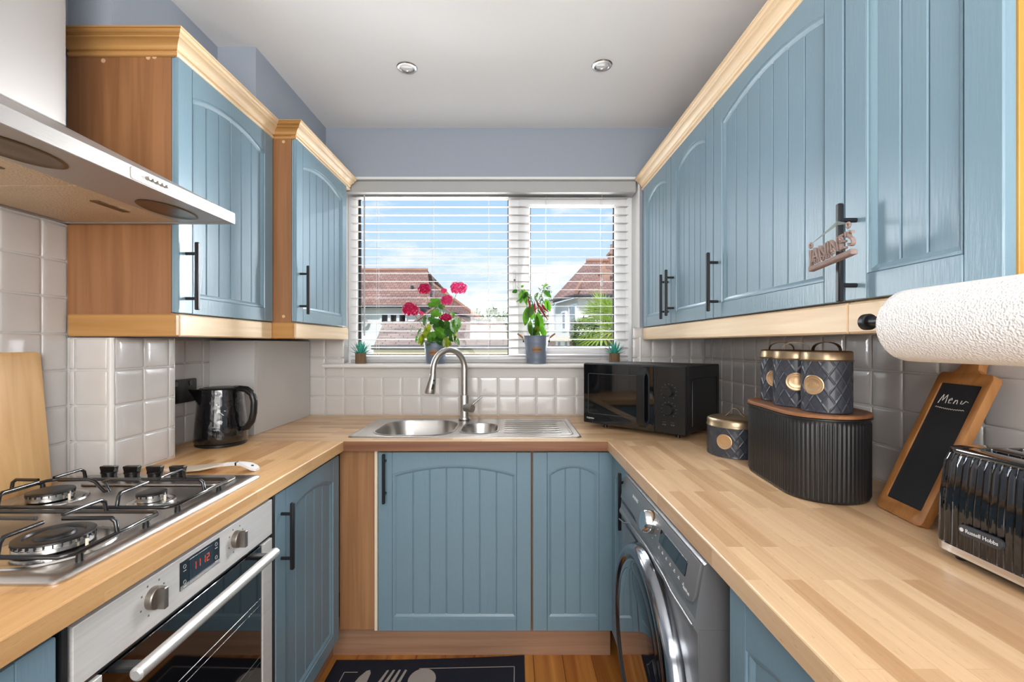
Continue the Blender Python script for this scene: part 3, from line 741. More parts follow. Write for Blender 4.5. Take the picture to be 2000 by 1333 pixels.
for nm, (a, b, c, d, r), dep in (('main_bowl', B1, 0.15), ('half_bowl', B2, 0.09)):
    rings = []
    for ins, z in ((-0.008, 0.0046), (-0.004, 0.0052), (0, 0.0040), (0.003, -0.004), (0.010, -dep*0.6), (0.022, -dep+0.008), (0.045, -dep), (min(b-a, d-c)/2-0.024, -dep-0.002)):
        rings.append([(px, py, WT+z) for px, py in rrect(a+ins, b-ins, c+ins, d-ins, max(r-ins*0.9, 0.012), 8)])
    mbb = MB(); mbb.loft(rings, False, True); bo = mbb.build(nm, 'steel', sink, 50)
    cx, cy = (a+b)/2, (c+d)/2
    q = MB(); q.lathe([(0.001, 0.002), (0.012, 0.002), (0.014, 0.004), (0.02, 0.004), (0.022, 0.001)], (cx, cy, WT-dep-0.001), 20); q.build('drain', 'chrome', bo)
for i in range(6):
    dr = MB()
    yy = 1.868+i*0.047; x0 = -0.035; x1 = 0.205
    pts = [(x0, yy, WT+0.0031)]+[(x0+0.012+(x1-x0-0.024)*k/4, yy, WT+0.0040) for k in range(5)]+[(x1, yy, WT+0.0031)]
    dr.tube(pts, [0.001, 0.006, 0.007, 0.007, 0.007, 0.006, 0.001], 8, flat=0.42)
    dr.build('drainer_rib', 'steel', sink, 50)
br_ = MB(); br_.tube([(-0.03, 1.832, WT+0.003), (0.235, 1.832, WT+0.003), (0.243, 1.845, WT+0.003), (0.243, 2.14, WT+0.003), (0.235, 2.155, WT+0.003), (-0.03, 2.155, WT+0.003)], 0.006, 8, flat=0.4); br_.build('drainer_rim', 'steel', sink, 50)

tap = empty('mixer_tap', (-0.228, 2.185, WT+0.005), 'brushed steel gooseneck mixer tap with pull-out spray head behind the sink', 'tap')
tx, ty = -0.228, 2.185
b = MB(); b.lathe([(0.028, 0.0), (0.029, 0.004), (0.027, 0.012), (0.0215, 0.014), (0.0215, 0.115), (0.0205, 0.118), (0.0165, 0.12)], (tx, ty, WT+0.005), 28); b.build('tap_body', 'brushed_nickel', tap, 40)
dirx, diry = -0.80, -0.60; R_ = 0.083; zc = 1.147
pts = [(tx, ty, WT+0.12), (tx, ty, zc-0.06), (tx, ty, zc)]
for i in range(1, 15):
    a = PI*i/14*0.985
    pts.append((tx+dirx*R_*(1-math.cos(a)), ty+diry*R_*(1-math.cos(a)), zc+0.092*math.sin(a)))
ex, ey = tx+dirx*2*R_, ty+diry*2*R_
pts.append((ex-0.001, ey, 1.125))
b = MB(); b.tube(pts, [0.0165]*3+[0.0150]*4+[0.0138]*(len(pts)-7), 16); b.build('spout', 'brushed_nickel', tap, 60)
b = MB(); b.tube([(ex, ey, 1.127), (ex-0.001, ey, 1.123), (ex-0.004, ey-0.002, 1.10), (ex-0.014, ey-0.006, 1.045), (ex-0.0145, ey-0.006, 1.040)], [0.0145, 0.0155, 0.0175, 0.0245, 0.022], 20); sh = b.build('spray_head', 'brushed_nickel', tap, 50)
b = MB(); b.sphere((ex+0.006, ey-0.0165, 1.100), 0.0045, 10, 6); b.tube([(ex+0.004, ey-0.0205, 1.083), (ex-0.001, ey-0.0255, 1.06)], 0.005, 10); b.build('spray_button', 'black_plastic', sh)
b = MB(); b.cyl((tx+0.005, ty-0.012, 0.962), (tx+0.042, ty-0.036, 0.962), 0.0195, 24); lv = b.build('lever_hub', 'brushed_nickel', tap)
MB().tube([(tx+0.036, ty-0.028, 0.975), (tx+0.088, ty-0.03, 1.020)], [0.0055, 0.0045], 12).build('lever', 'brushed_nickel', tap)

# ================================================================== EXTRACTOR HOOD
HX, HY0, HY1 = -0.753, 0.655, 1.238
HZ0, HZ1 = 1.592, 1.622
hood = empty('extractor_hood', (-1.0, 0.95, HZ0), 'stainless steel chimney extractor hood on the left wall above the gas hob', 'extractor hood')
b = MB(); cx0, cy0, cy1, cz = -1.065, 0.84, 1.09, 1.785
b.loft([[(XL+0.004, HY0+0.002, HZ1), (HX-0.003, HY0+0.002, HZ1), (HX-0.003, HY1-0.002, HZ1), (XL+0.004, HY1-0.002, HZ1)], [(XL+0.004, cy0, cz), (cx0, cy0, cz), (cx0, cy1, cz), (XL+0.004, cy1, cz)]], False, True)
b.build('canopy', 'hood_steel', hood, 0)
MB().box(HX-0.016, HX, HY0, HY1, HZ0, HZ1, 0.0012).build('front_strip', 'hood_steel', hood, 20)
b = MB(); b.box(XL+0.004, HX-0.016, HY0, HY0+0.012, HZ0, HZ1); b.box(XL+0.004, HX-0.016, HY1-0.012, HY1, HZ0, HZ1); b.box(XL+0.004, XL+0.02, HY0, HY1, HZ0, HZ1); b.build('side_rail', 'hood_steel', hood, 0)
b = MB(); b.box(-0.897, HX-0.016, HY0+0.012, HY1-0.012, HZ0+0.0015, HZ0+0.01); b.build('lamp_strip', 'hood_steel', hood, 0)
for a0, a1 in ((HY0+0.014, 0.9400), (0.9425, HY1-0.014)):
    f = MB().box(XL+0.022, -0.899, a0, a1, HZ0+0.003, HZ0+0.012, 0.001).build('grease_filter', 'filter_mesh', hood, 20)
    MB().box(-0.965, -0.945, (a0+a1)/2-0.045, (a0+a1)/2+0.045, HZ0+0.0005, HZ0+0.004, 0.001).build('filter_latch', 'gold_dark', f, 30)
for yc in (0.765, 1.11):
    l = MB(); l.lathe([(0.070, 0.003), (0.073, 0.0), (0.068, -0.0015), (0.060, 0.0005), (0.030, -0.001), (0.001, -0.0012)], (0, 0, 0), 28, caps=False, M=Matrix.Translation((-0.838, yc, HZ0)) @ Matrix.Diagonal((0.62, 1.15, 1, 1)))
    l.build('hood_lamp', 'gold_dark', hood)
MB().box(XL+0.004, cx0, cy0, cy1, cz, H_CEIL-0.001, 0.004).build('chimney', 'hood_steel', hood, 20)
cp = MB(); cp.shape([rrect(0.899, 1.012, -0.0125, 0.0125, 0.006)], 0.003, 0.0008, basis((HX+0.0012, 0, (HZ0+HZ1)/2), (0, 1, 0), (0, 0, 1), (1, 0, 0))); cpo = cp.build('control_plate', 'white_plastic', hood, 30)
for i in range(5):
    yy = 0.934+i*0.0125; k = MB(); k.cyl((HX+0.002, yy, 1.607), (HX+0.011, yy, 1.607), 0.0036, 10); k.build('push_button', 'knob_nickel', cpo)
# punched pattern on the filters
voronoi_bump('filter_mesh', 220, 1.0, 0.002, 'F1')

# ================================================================== GAS HOB
hob = empty('gas_hob', (-0.93, 0.97, WT), 'stainless steel four burner gas hob with black wire pan supports', 'hob')
hx0, hx1, hy0, hy1 = -1.172, -0.690, 0.690, 1.258; HT = WT+0.010
b = MB()
def rr3(ins, z, r=0.018): return [(px, py, z) for px, py in rrect(hx0+ins, hx1-ins, hy0+ins, hy1-ins, max(r-ins*0.4, 0.004), 5)]
b.loft([rr3(0, WT+0.0003), rr3(0, WT+0.004), rr3(0.003, WT+0.007), rr3(0.016, HT), rr3(0.024, HT), rr3(0.034, HT-0.004), rr3(0.04, HT-0.0045)], True, True)
b.build('hob_plate', 'steel', hob, 40)
MB().shape([rrect(hx0+0.06, hx1-0.05, 1.155, 1.24, 0.03)], 0.004, 0.0015, TM((0, 0, HT-0.0012))).build('knob_plinth', 'steel', hob, 30)
for i in range(4):
    kx = -1.062+0.0605*i; ky = 1.20; k = MB()
    k.lathe([(0.0175, 0), (0.0175, 0.003), (0.0155, 0.004), (0.0165, 0.016), (0.018, 0.0175), (0.018, 0.021), (0.001, 0.022)], (kx, ky, HT+0.001), 22)
    k.loft([[(kx-a_, ky-c_, z_), (kx+a_, ky-c_, z_), (kx+a_, ky+c_, z_), (kx-a_, ky+c_, z_)] for a_, c_, z_ in ((0.0165, 0.006, HT+0.02), (0.0195, 0.007, HT+0.034), (0.0185, 0.006, HT+0.036))]); k.build('hob_knob', 'hob_knob', hob, 30)
def burner(bx, by, R):
    z = HT-0.0045
    d = MB(); d.lathe([(R*1.55, 0.0002), (R*1.5, 0.003), (R*1.25, 0.0045), (R*1.05, 0.002), (R*0.8, 0.004)], (bx, by, z), 40, caps=True); bo = d.build('burner_dish', 'steel_smooth', hob)
    c = MB(); c.lathe([(R*0.86, 0.004), (R*0.95, 0.006), (R*0.95, 0.013), (R*0.92, 0.0135), (R*0.92, 0.019), (R*0.7, 0.020)], (bx, by, z), 40)
    n_ = int(R*520); 
    c.build('burner_crown', 'steel_smooth', bo)
    s = MB()
    for k in range(n_):
        a = 2*PI*k/n_; s.box(R*0.87, R*0.965, -0.0009, 0.0009, 0.0145, 0.0195, M=Matrix.Translation((bx, by, z)) @ Matrix.Rotation(a, 4, 'Z'))
    s.build('flame_slots', 'gasket', bo, 0)
    c = MB(); c.lathe([(R*0.9, 0.0195), (R*0.97, 0.0205), (R*0.96, 0.0225), (R*0.84, 0.024)]+([(R*0.72, 0.0235), (R*0.68, 0.0205), (R*0.50, 0.0205), (R*0.46, 0.024), (R*0.40, 0.0255)] if R > 0.05 else [(R*0.6, 0.0245)])+[(R*0.2, 0.0255), (0.001, 0.0255)], (bx, by, z), 36); c.build('burner_cap', 'black_plastic', bo)
    e_ = MB(); e_.cyl((bx+R*1.12, by-R*0.15, z), (bx+R*1.12, by-R*0.15, z+0.017), 0.0022, 8); e_.build('igniter', 'cream_edge', bo)
burner(-0.818, 0.815, 0.058); burner(-0.827, 1.045, 0.030); burner(-1.07, 1.056, 0.044); burner(-1.07, 0.815, 0.040)
GZ = WT+0.029
def pan_support(y0, y1, by):
    t = MB(); r = 0.0042; x0, x1 = -1.150, -0.706; c = 0.014
    loop = [(x0+c, y0, GZ), (x1-c, y0, GZ), (x1, y0+c, GZ), (x1, y1-c, GZ), (x1-c, y1, GZ), (x0+c, y1, GZ), (x0, y1-c, GZ), (x0, y0+c, GZ), (x0+c, y0, GZ)]
    t.tube(loop, r, 8); xm = (x0+x1)/2
    g = t.build('pan_support', 'black_enamel', hob, 50)
    up = GZ+0.027
    for bx in (-0.822, -1.07):
        for sgn, ys in ((1, y0), (-1, y1)):
            f = MB(); f.tube([(bx+0.004, ys, GZ), (bx+0.004, ys+sgn*0.004, up-0.006), (bx+0.002, ys+sgn*0.011, up), (bx, by-sgn*0.018, up-0.001)], r*0.92, 8); f.build('finger', 'black_enamel', g, 50)
    for sgn, xs in ((-1, x1), (1, x0)):
        f = MB(); bxx = -0.822 if sgn < 0 else -1.07
        f.tube([(xs, by, GZ), (xs+sgn*0.004, by, up-0.006), (xs+sgn*0.012, by, up), (bxx-sgn*0.018, by, up-0.001)], r*0.92, 8); f.build('finger', 'black_enamel', g, 50)
    f = MB(); f.tube([(-0.852, by, up-0.001), (-0.92, by, up), (-0.936, by, up-0.004), (xm+0.004, by+0.001, GZ), (xm-0.008, by, GZ), (-0.958, by, up-0.004), (-0.972, by, up), (-1.04, by, up-0.001)], r*0.92, 8); f.build('finger', 'black_enamel', g, 50)
    for fx, fy in ((x1-0.008, y0+0.03), (x1-0.008, y1-0.03), (x0+0.008, y0+0.03), (x0+0.008, y1-0.03)):
        f = MB(); f.lathe([(0.006, HT-0.0045), (0.006, HT+0.004), (0.004, GZ-0.002)], (fx, fy, 0), 10); f.cyl((fx, fy, GZ-0.002), (fx+(0.008 if fx > xm else -0.008), fy, GZ-0.002), 0.004, 8); f.build('foot', 'black_plastic', g)
pan_support(0.722, 0.918, 0.815); pan_support(0.942, 1.138, 1.045)

# ================================================================== BUILT-IN OVEN
OXF = -0.655
oven = empty('built_in_oven', (-0.93, 0.965, 0.15), 'stainless steel and black glass built-in oven under the hob showing 11:12', 'oven')
MB().box(-1.17, OXF-0.018, 0.674, 1.250, 0.15, 0.855).build('oven_body', 'black_metal', oven, 0)
MB().box(OXF-0.018, OXF, 0.679, 1.243, 0.7485, 0.843, 0.0012).build('control_panel', 'oven_steel', oven, 20)
MB().box(OXF-0.018, OXF-0.006, 0.679, 1.243, 0.739, 0.7480, 0.0005).build('vent_strip', 'gasket', oven, 0)
MB().box(-0.700, OXF-0.002, 1.2515, 1.2605, 0.15, 0.858).build('side_strip', 'dark_grey', oven, 0)
MB().box(-0.700, OXF-0.002, 0.6635, 0.6725, 0.15, 0.858).build('side_strip', 'gasket', oven, 0)
s = MB(); s.box(OXF-0.0185, OXF-0.0055, 0.69, 1.235, 0.7435, 0.7450); s.build('vent_line', 'steel_smooth', oven, 0)
dp = MB(); dp.box(OXF-0.001, OXF+0.0012, 0.897, 1.018, 0.7775, 0.834, 0.0004); dpo = dp.build('display_panel', 'black_gloss', oven, 0)
MB().box(OXF+0.0008, OXF+0.0016, 0.922, 0.994, 0.783, 0.829).build('display', 'display', dpo, 0)
# seven-segment clock 11 12
def seg(digit, y, z, w_, h_, mb):
    segs = {'1': 'bc', '2': 'abged'}[digit]; t = 0.0011; g = 0.0004
    P_ = {'a': (y, y+w_, z+h_-t, z+h_), 'g': (y, y+w_, z+h_/2-t/2, z+h_/2+t/2), 'd': (y, y+w_, z, z+t), 'b': (y+w_-t, y+w_, z+h_/2+g, z+h_-g), 'c': (y+w_-t, y+w_, z+g, z+h_/2-g), 'f': (y, y+t, z+h_/2+g, z+h_-g), 'e': (y, y+t, z+g, z+h_/2-g)}
    for q in segs: a, b_, c_, d_ = P_[q]; mb.box(OXF+0.0014, OXF+0.0020, a, b_, c_, d_)
ck = MB()
for i, dg in enumerate('1112'): seg(dg, 0.934+i*0.0125+(0.003 if i > 1 else 0), 0.8015, 0.0075, 0.0155, ck)
ck.build('clock_digits', 'led', dpo, 0)
for yy, zz in ((0.909, 0.822), (0.909, 0.791), (1.006, 0.824), (1.006, 0.795)):
    lg = MB(); lg.tube([(OXF+0.0015, yy+0.004*math.cos(a/6*2*PI), zz+0.004*math.sin(a/6*2*PI)) for a in range(7)], 0.0004, 4); lg.box(OXF+0.0013, OXF+0.0018, yy-0.004, yy+0.004, zz-0.009, zz-0.008)
    lg.build('display_symbol', 'print_white', dpo, 0)
for yy in (0.830, 1.080):
    k = MB(); k.lathe([(0.0200, 0), (0.0200, 0.010), (0.0188, 0.012), (0.001, 0.0125)], (0, 0, 0), 30, axis=0, M=Matrix.Translation((OXF, yy, 0.804)))
    k.box(OXF+0.010, OXF+0.026, yy-0.0052, yy+0.0052, 0.804-0.0195, 0.804+0.0195, 0.0016); ko = k.build('oven_knob', 'knob_nickel', oven, 30)
    mk = MB()
    for a in (-60, -25, 30, 65, 110, 150, 200, 250):
        A = math.radians(a); c_ = (OXF+0.0004, yy+0.029*math.sin(A), 0.804+0.029*math.cos(A)); mk.box(c_[0]-0.0003, c_[0]+0.0003, c_[1]-0.0014, c_[1]+0.0014, c_[2]-0.0016, c_[2]+0.0016)
    mk.build('dial_marks', 'print_grey', ko, 0)
door = MB().box(OXF-0.016, OXF-0.003, 0.729, 1.196, 0.160, 0.7365, 0.001).build('oven_door', 'oven_glass', oven, 20)
MB().box(OXF-0.016, OXF, 1.197, 1.243, 0.16, 0.738, 0.001).build('door_stile', 'oven_steel', door, 20)
MB().box(OXF-0.016, OXF, 0.679, 0.728, 0.16, 0.738, 0.001).build('door_stile', 'oven_steel', door, 20)
MB().tube([(-0.603, 0.728, 0.7355), (-0.603, 0.731, 0.7355), (-0.603, 1.160, 0.7355), (-0.603, 1.163, 0.7355)], [0.0075, 0.0115, 0.0115, 0.0075], 20).build('door_handle', 'handle_steel', door)
for yy in (0.752, 1.140): MB().box(-0.66, -0.602, yy-0.011, yy+0.011, 0.729, 0.7385, 0.002).build('handle_bracket', 'black_plastic', door, 20)
rk = MB()
for zz in (0.60, 0.45): 
    rk.cyl((OXF-0.0028, 0.74, zz), (OXF-0.0028, 1.19, zz), 0.0008, 5); rk.cyl((OXF-0.0028, 0.74, zz-0.016), (OXF-0.0028, 1.19, zz-0.016), 0.0005, 5)
rk.build('rack_lines', 'rack_wire', door, 0)

# ================================================================== KETTLE
kx, ky = -1.068, 1.672
ket = empty('electric_kettle', (kx, ky, WT), 'black hammered electric kettle standing by the grey box', 'kettle')
b = MB(); b.lathe([(0.080, 0.001), (0.083, 0.003), (0.083, 0.010), (0.081, 0.012), (0.001, 0.012)], (kx, ky, WT), 40); b.build('power_base', 'black_plastic', ket)
def krow(r, z, tipz=0.0):
    ring = []
    for j in range(48):
        a = 2*PI*j/48; rr_ = r; d = abs((a-math.radians(192)+PI) % (2*PI)-PI)
        lip = tipz*max(0, 1-d/0.42)**1.3
        ring.append((kx+(rr_+lip)*math.cos(a), ky+(rr_+lip)*math.sin(a), WT+z))
    return ring
b = MB(); b.loft([krow(0.083, 0.0125), krow(0.086, 0.016), krow(0.085, 0.040), krow(0.0825, 0.08), krow(0.079, 0.12), krow(0.0755, 0.15, 0.006), krow(0.073, 0.175, 0.020), krow(0.0712, 0.196, 0.038), krow(0.0705, 0.203, 0.044), krow(0.069, 0.2035, 0.041)])
b.build('kettle_jug', 'kettle_body', ket, 50)
b = MB(); b.lathe([(0.069, 0.2), (0.070, 0.2045), (0.066, 0.208), (0.055, 0.209), (0.052, 0.2065), (0.048, 0.2065), (0.045, 0.2095), (0.001, 0.211)], (kx, ky, WT), 40); b.build('kettle_lid', 'black_plastic', ket)
hd = [(0.058, 0.200), (0.075, 0.2055), (0.105, 0.203), (0.128, 0.186), (0.136, 0.160), (0.134, 0.12), (0.126, 0.088), (0.108, 0.066), (0.080, 0.056)]
hs = MB(); pts = []
for i in range(len(hd)-1):
    for k in range(3):
        t = k/3; pts.append((kx+(hd[i][0]*(1-t)+hd[i+1][0]*t)*0.985, ky-(hd[i][0]*(1-t)+hd[i+1][0]*t)*0.17, WT+hd[i][1]*(1-t)+hd[i+1][1]*t))
hs.tube(pts, [0.011]*3+[0.0125]*(len(pts)-5)+[0.010]*2, 12, flat=0.9); hs.build('kettle_handle', 'black_plastic', ket, 60)
MB().box(kx+0.058, kx+0.076, ky-0.022, ky-0.004, WT+0.211, WT+0.216, 0.002).build('lid_switch', 'knob_nickel', ket)
# ================================================================== GREY BOX, SOCKET
bx = empty('pipe_box', (-1.12, 2.07, WT), 'grey painted box standing in the left corner behind the kettle', 'box')
MB().box(XL+0.004, -1.034, 1.826, 1.844, WT+0.0005, 1.280, 0.001).build('side_panel', 'box_grey', bx, 20)
MB().box(-1.052, -1.034, 1.8445, YB-0.012, WT+0.0005, 1.280, 0.001).build('front_panel', 'box_grey', bx, 20)
MB().box(XL+0.004, -1.0525, 1.8445, YB-0.012, 1.262, 1.279, 0.001).build('top_panel', 'gasket', bx, 20)
sk_ = empty('power_socket', (XL+0.009, 1.662, 1.094), 'black double power socket on the tiles between the boxing and the kettle', 'socket')
sp_ = MB(); sp_.shape([rrect(-0.0735, 0.0735, -0.043, 0.043, 0.006)], 0.009, 0.0015, FACE_PX((XL+0.0135, 1.662, 1.094))); sp_.build('faceplate', 'black_plastic', sk_, 30)
for yy in (1.625, 1.699):
    MB().box(XL+0.0175, XL+0.0205, yy-(0.004 if yy < 1.66 else 0.004), yy+0.010, 1.112, 1.130, 0.001).build('rocker_switch', 'black_gloss', sk_, 20)
    q = MB()
    for dy, dz, w_, h_ in ((0, 0.002, 0.0025, 0.0045), (-0.011, -0.018, 0.004, 0.0022), (0.011, -0.018, 0.004, 0.0022)): q.box(XL+0.0172, XL+0.0184, yy+dy-w_, yy+dy+w_, 1.094+dz-h_, 1.094+dz+h_)
    q.build('socket_hole', 'gasket', sk_, 0)
# ================================================================== CHOPPING BOARD (left)
def lean(origin, ex, up): ez = Vector(ex).cross(Vector(up)); return basis(origin, ex, up, tuple(ez))
up = Vector((-0.030, 0, 0.3445)).normalized()
cb = MB(); cb.shape([rrect(-0.30, 0, 0, 0.346, 0.012, 5)], 0.018, 0.003, lean((-1.1885+0.0115, 1.158, WT+0.002), (0, 1, 0), tuple(up)))
cb.build('chopping_board', 'bamboo', None, 30, label='bamboo chopping board leaning on the left wall behind the hob', cat='chopping board')
# ================================================================== PLASTIC SPATULA
sp = empty('kitchen_turner', (-0.86, 1.335, WT), 'cream plastic kitchen turner lying on the worktop behind the hob knobs', 'utensil')
def strip(pts, th, name, m, par):
    rings = []
    for x_, y_, z_, hw in pts: rings.append([(x_, y_-hw, z_), (x_, y_+hw, z_), (x_, y_+hw, z_+th), (x_, y_-hw, z_+th)])
    mb = MB(); mb.loft(rings); return mb.build(name, m, par, 50)
strip([(-0.995, 1.31, WT+0.003, 0.012), (-0.98, 1.312, WT+0.001, 0.020), (-0.93, 1.318, WT+0.004, 0.030), (-0.885, 1.322, WT+0.008, 0.031), (-0.855, 1.324, WT+0.012, 0.016), (-0.835, 1.325, WT+0.014, 0.010)], 0.005, 'blade', 'utensil', sp)
hdl = strip([(-0.836, 1.325, WT+0.0135, 0.010), (-0.80, 1.325, WT+0.016, 0.009), (-0.785, 1.325, WT+0.0155, 0.011), (-0.765, 1.324, WT+0.011, 0.017), (-0.75, 1.322, WT+0.005, 0.018), (-0.738, 1.32, WT+0.0008, 0.011)], 0.007, 'grip', 'white_plastic', sp)
MB().box(-0.802, -0.797, 1.3145, 1.3355, WT+0.0155, WT+0.0245, 0.001).build('band', 'black_plastic', hdl)
MB().cyl((-0.755, 1.323, WT+0.0115), (-0.755, 1.323, WT+0.0155), 0.004, 12).build('hanging_hole', 'dark_grey', hdl)

# ================================================================== MICROWAVE
mw = empty('microwave_oven', (0.62, 2.0, WT), 'black microwave with two dials turned towards the room in the right corner', 'microwave')
PA = Vector((0.326, 2.045, 0)); PBv = Vector((0.667, 1.727, 0)); eu = (PBv-PA).normalized(); en = Vector((eu.y, -eu.x, 0))   # en: outward normal (towards camera)
if en.y > 0: en = -en
Wm = (PBv-PA).length; MZ0, MZ1 = WT+0.017, 1.182; MHt = MZ1-MZ0
MM = basis((PA.x, PA.y, MZ0), tuple(eu), tuple(-en), (0, 0, 1))    # local: x along front, y backwards, z up
MB().box(0.003, Wm-0.003, 0.018, 0.352, 0.003, MHt-0.003, 0.004, M=MM).build('casing', 'black_metal', mw, 20)
MB().box(0, Wm, 0.0, 0.0175, 0, MHt, 0.003, M=MM).build('front_frame', 'black_plastic', mw, 20)
dW = 0.337
md = MB().box(0.002, dW, -0.014, -0.0005, 0.002, MHt-0.002, 0.004, M=MM).build('microwave_door', 'black_gloss', mw, 20)
FM = MM @ basis((0, 0, 0), (1, 0, 0), (0, 0, 1), (0, -1, 0))
w1 = MB(); w1.shape([rrect(0.028, 0.268, 0.045, 0.222, 0.008), rrect(0.031, 0.265, 0.048, 0.219, 0.006)], 0.0012, 0, FM @ Matrix.Translation((0, 0, 0.0144))); w1.build('window_surround', 'dark_grey', md, 0)
hl = MB(); hp = [(-0.012, 0.012), (-0.042, 0.036), (-0.044, 0.048), (-0.044, MHt-0.055), (-0.040, MHt-0.040), (-0.012, MHt-0.010), (-0.012, MHt-0.030), (-0.028, MHt-0.046), (-0.030, MHt-0.058), (-0.030, 0.050), (-0.028, 0.040), (-0.012, 0.030)]
hl.prism(hp, 0, 0.276, 0.304, M=MM); hl.build('door_handle', 'black_plastic', md, 20)
MB().box(dW+0.002, Wm-0.002, -0.014, -0.0005, 0.002, MHt-0.002, 0.003, M=MM).build('control_panel', 'black_plastic', mw, 20)
kc = (dW+Wm)/2-0.004
for zz in (0.165, 0.095):
    k = MB(); k.lathe([(0.0215, 0.0), (0.0205, 0.010), (0.0195, 0.017), (0.018, 0.0185), (0.001, 0.0188)], (0, 0, 0), 28, M=FM @ Matrix.Translation((kc, zz, 0.0142)))
    k.box(-0.0012, 0.0012, 0.003, 0.018, 0.0185, 0.0195, M=FM @ Matrix.Translation((kc, zz, 0.0142))); ko = k.build('dial', 'black_plastic', mw, 30)
    tk = MB()
    for i in range(11):
        a = math.radians(-140+28*i); tk.box(-0.0009, 0.0009, -0.0016, 0.0016, 0, 0.0004, M=FM @ Matrix.Translation((kc+0.030*math.sin(a), zz+0.030*math.cos(a), 0.0141)) @ Matrix.Rotation(-a, 4, 'Z'))
    tk.build('dial_marks', 'print_grey', ko, 0)
tk = MB()
for q in (-0.018, 0.016): tk.text('0-30', 0.0075, FM @ Matrix.Translation((kc+q, 0.036, 0.0143)), 0.0002); tk.box(-0.007, 0.007, -0.0004, 0.0004, 0, 0.0003, M=FM @ Matrix.Translation((kc+q, 0.046, 0.0142)))
tk.build('panel_marks', 'print_grey', mw, 0)
MB().text('TOSHIBA', 0.0095, FM @ Matrix.Translation((0.040, 0.024, 0.0143)), 0.0002).build('maker_lettering', 'print_white', md, 0)
for px_, py_ in ((0.09, 0.03), (Wm-0.05, 0.03), (0.09, 0.32), (Wm-0.05, 0.32)):
    f = MB(); f.lathe([(0.009, -0.0165), (0.0085, -0.002), (0.009, 0.004)], (px_, py_, 0), 14, M=MM); f.build('foot', 'black_plastic', mw)
sdp = MB(); sdp.tube([(Wm-0.0025, 0.05, 0.03), (Wm-0.0025, 0.05, 0.20), (Wm-0.0025, 0.06, 0.212), (Wm-0.0025, 0.31, 0.212), (Wm-0.0025, 0.32, 0.20), (Wm-0.0025, 0.32, 0.03)], 0.0022, 6, M=MM); sdp.build('side_embossing', 'black_metal', mw, 60)

# ================================================================== TINS
def quilted(cx, cy, z0, r, h, na, nrows, m, par, name='tin_body', hs=1):
    nth, nz_ = 288, 84; rings = []
    for i in range(nz_+1):
        v = i/nz_; z = z0+h*v; ring = []
        for j in range(nth):
            a = 2*PI*j/nth; u = a/(2*PI)*na
            q1 = (u+v*nrows) % 1.0; q2 = (u-v*nrows) % 1.0
            d1 = min(q1, 1-q1); d2 = min(q2, 1-q2); d = min(d1, d2)
            bmp = 0.0015*max(0, 1-d/0.085)
            if v < 0.03 or v > 0.97: bmp = 0.0006
            ring.append((cx+(r+bmp)*math.cos(a), cy+(r+bmp)*math.sin(a), z))
        rings.append(ring)
    b = MB(); b.loft(rings); return b.build(name, m, par, 60)
def medallion(par, cx, cy, cz, r, ang, mr_, word):
    mb = MB(); nr = 6
    def P3(u, v, off): a = ang+u/r; return (cx+(r+off)*math.cos(a), cy+(r+off)*math.sin(a), cz+v)
    rings = []
    for rr_, off in ((mr_, 0.0008), (mr_, 0.0026), (mr_*0.93, 0.0030), (mr_*0.88, 0.0022), (mr_*0.70, 0.0022), (mr_*0.68, 0.0027), (mr_*0.64, 0.0022), (mr_*0.3, 0.0022), (0.0004, 0.0022)):
        rings.append([P3(rr_*math.cos(2*PI*k/36), rr_*math.sin(2*PI*k/36), off) for k in range(36)])
    mb.loft(rings, False, True)
    t = MB(); t.text(word, mr_*0.42, Matrix.Identity(4), 0.0003)
    mb.add([P3(x_, y_, 0.0024+z_*1.4) for x_, y_, z_ in t.v], t.f)
    return mb.build('medallion', 'medallion', par, 40)
def canister(cx, cy, z, r, h, ang, word, label, tin_cat='canister', group='dark quilted canisters with gold lids', lid='gold'):
    t = empty('kitchen_canister', (cx, cy, z), label, tin_cat, group)
    bh = h*0.85
    bo = quilted(cx, cy, z+0.001, r, bh, 12, 2.9*h/0.15, 'canister', t)
    medallion(bo, cx, cy, z+bh*0.52, r, ang, 0.0235, word)
    l = MB(); l.lathe([(r+0.0035, bh-0.004), (r+0.0040, bh-0.003), (r+0.0015, bh-0.001), (r+0.0015, h-0.006), (r-0.0005, h-0.003), (r-0.004, h-0.0022), (r-0.006, h-0.004), (0.001, h-0.003)], (cx, cy, z), 48); lo = l.build('lid', lid, t, 50)
    s = MB(); hr = r*0.62; rings = []
    for i in range(17):
        a = PI*i/16; u = -hr*math.cos(a); zz = z+h-0.003+0.021*math.sin(a)**0.8
        d = Vector((math.cos(ang+PI/2), math.sin(ang+PI/2), 0)); e2 = Vector((math.cos(ang), math.sin(ang), 0)); c_ = Vector((cx, cy, zz))+d*u
        rings.append([tuple(c_+e2*0.0065), tuple(c_-e2*0.0065), tuple(c_-e2*0.0065+Vector((0, 0, 0.0016))), tuple(c_+e2*0.0065+Vector((0, 0, 0.0016)))])
    s.loft(rings); s.build('strap_handle', 'gold_dark', lo, 50)
    return t
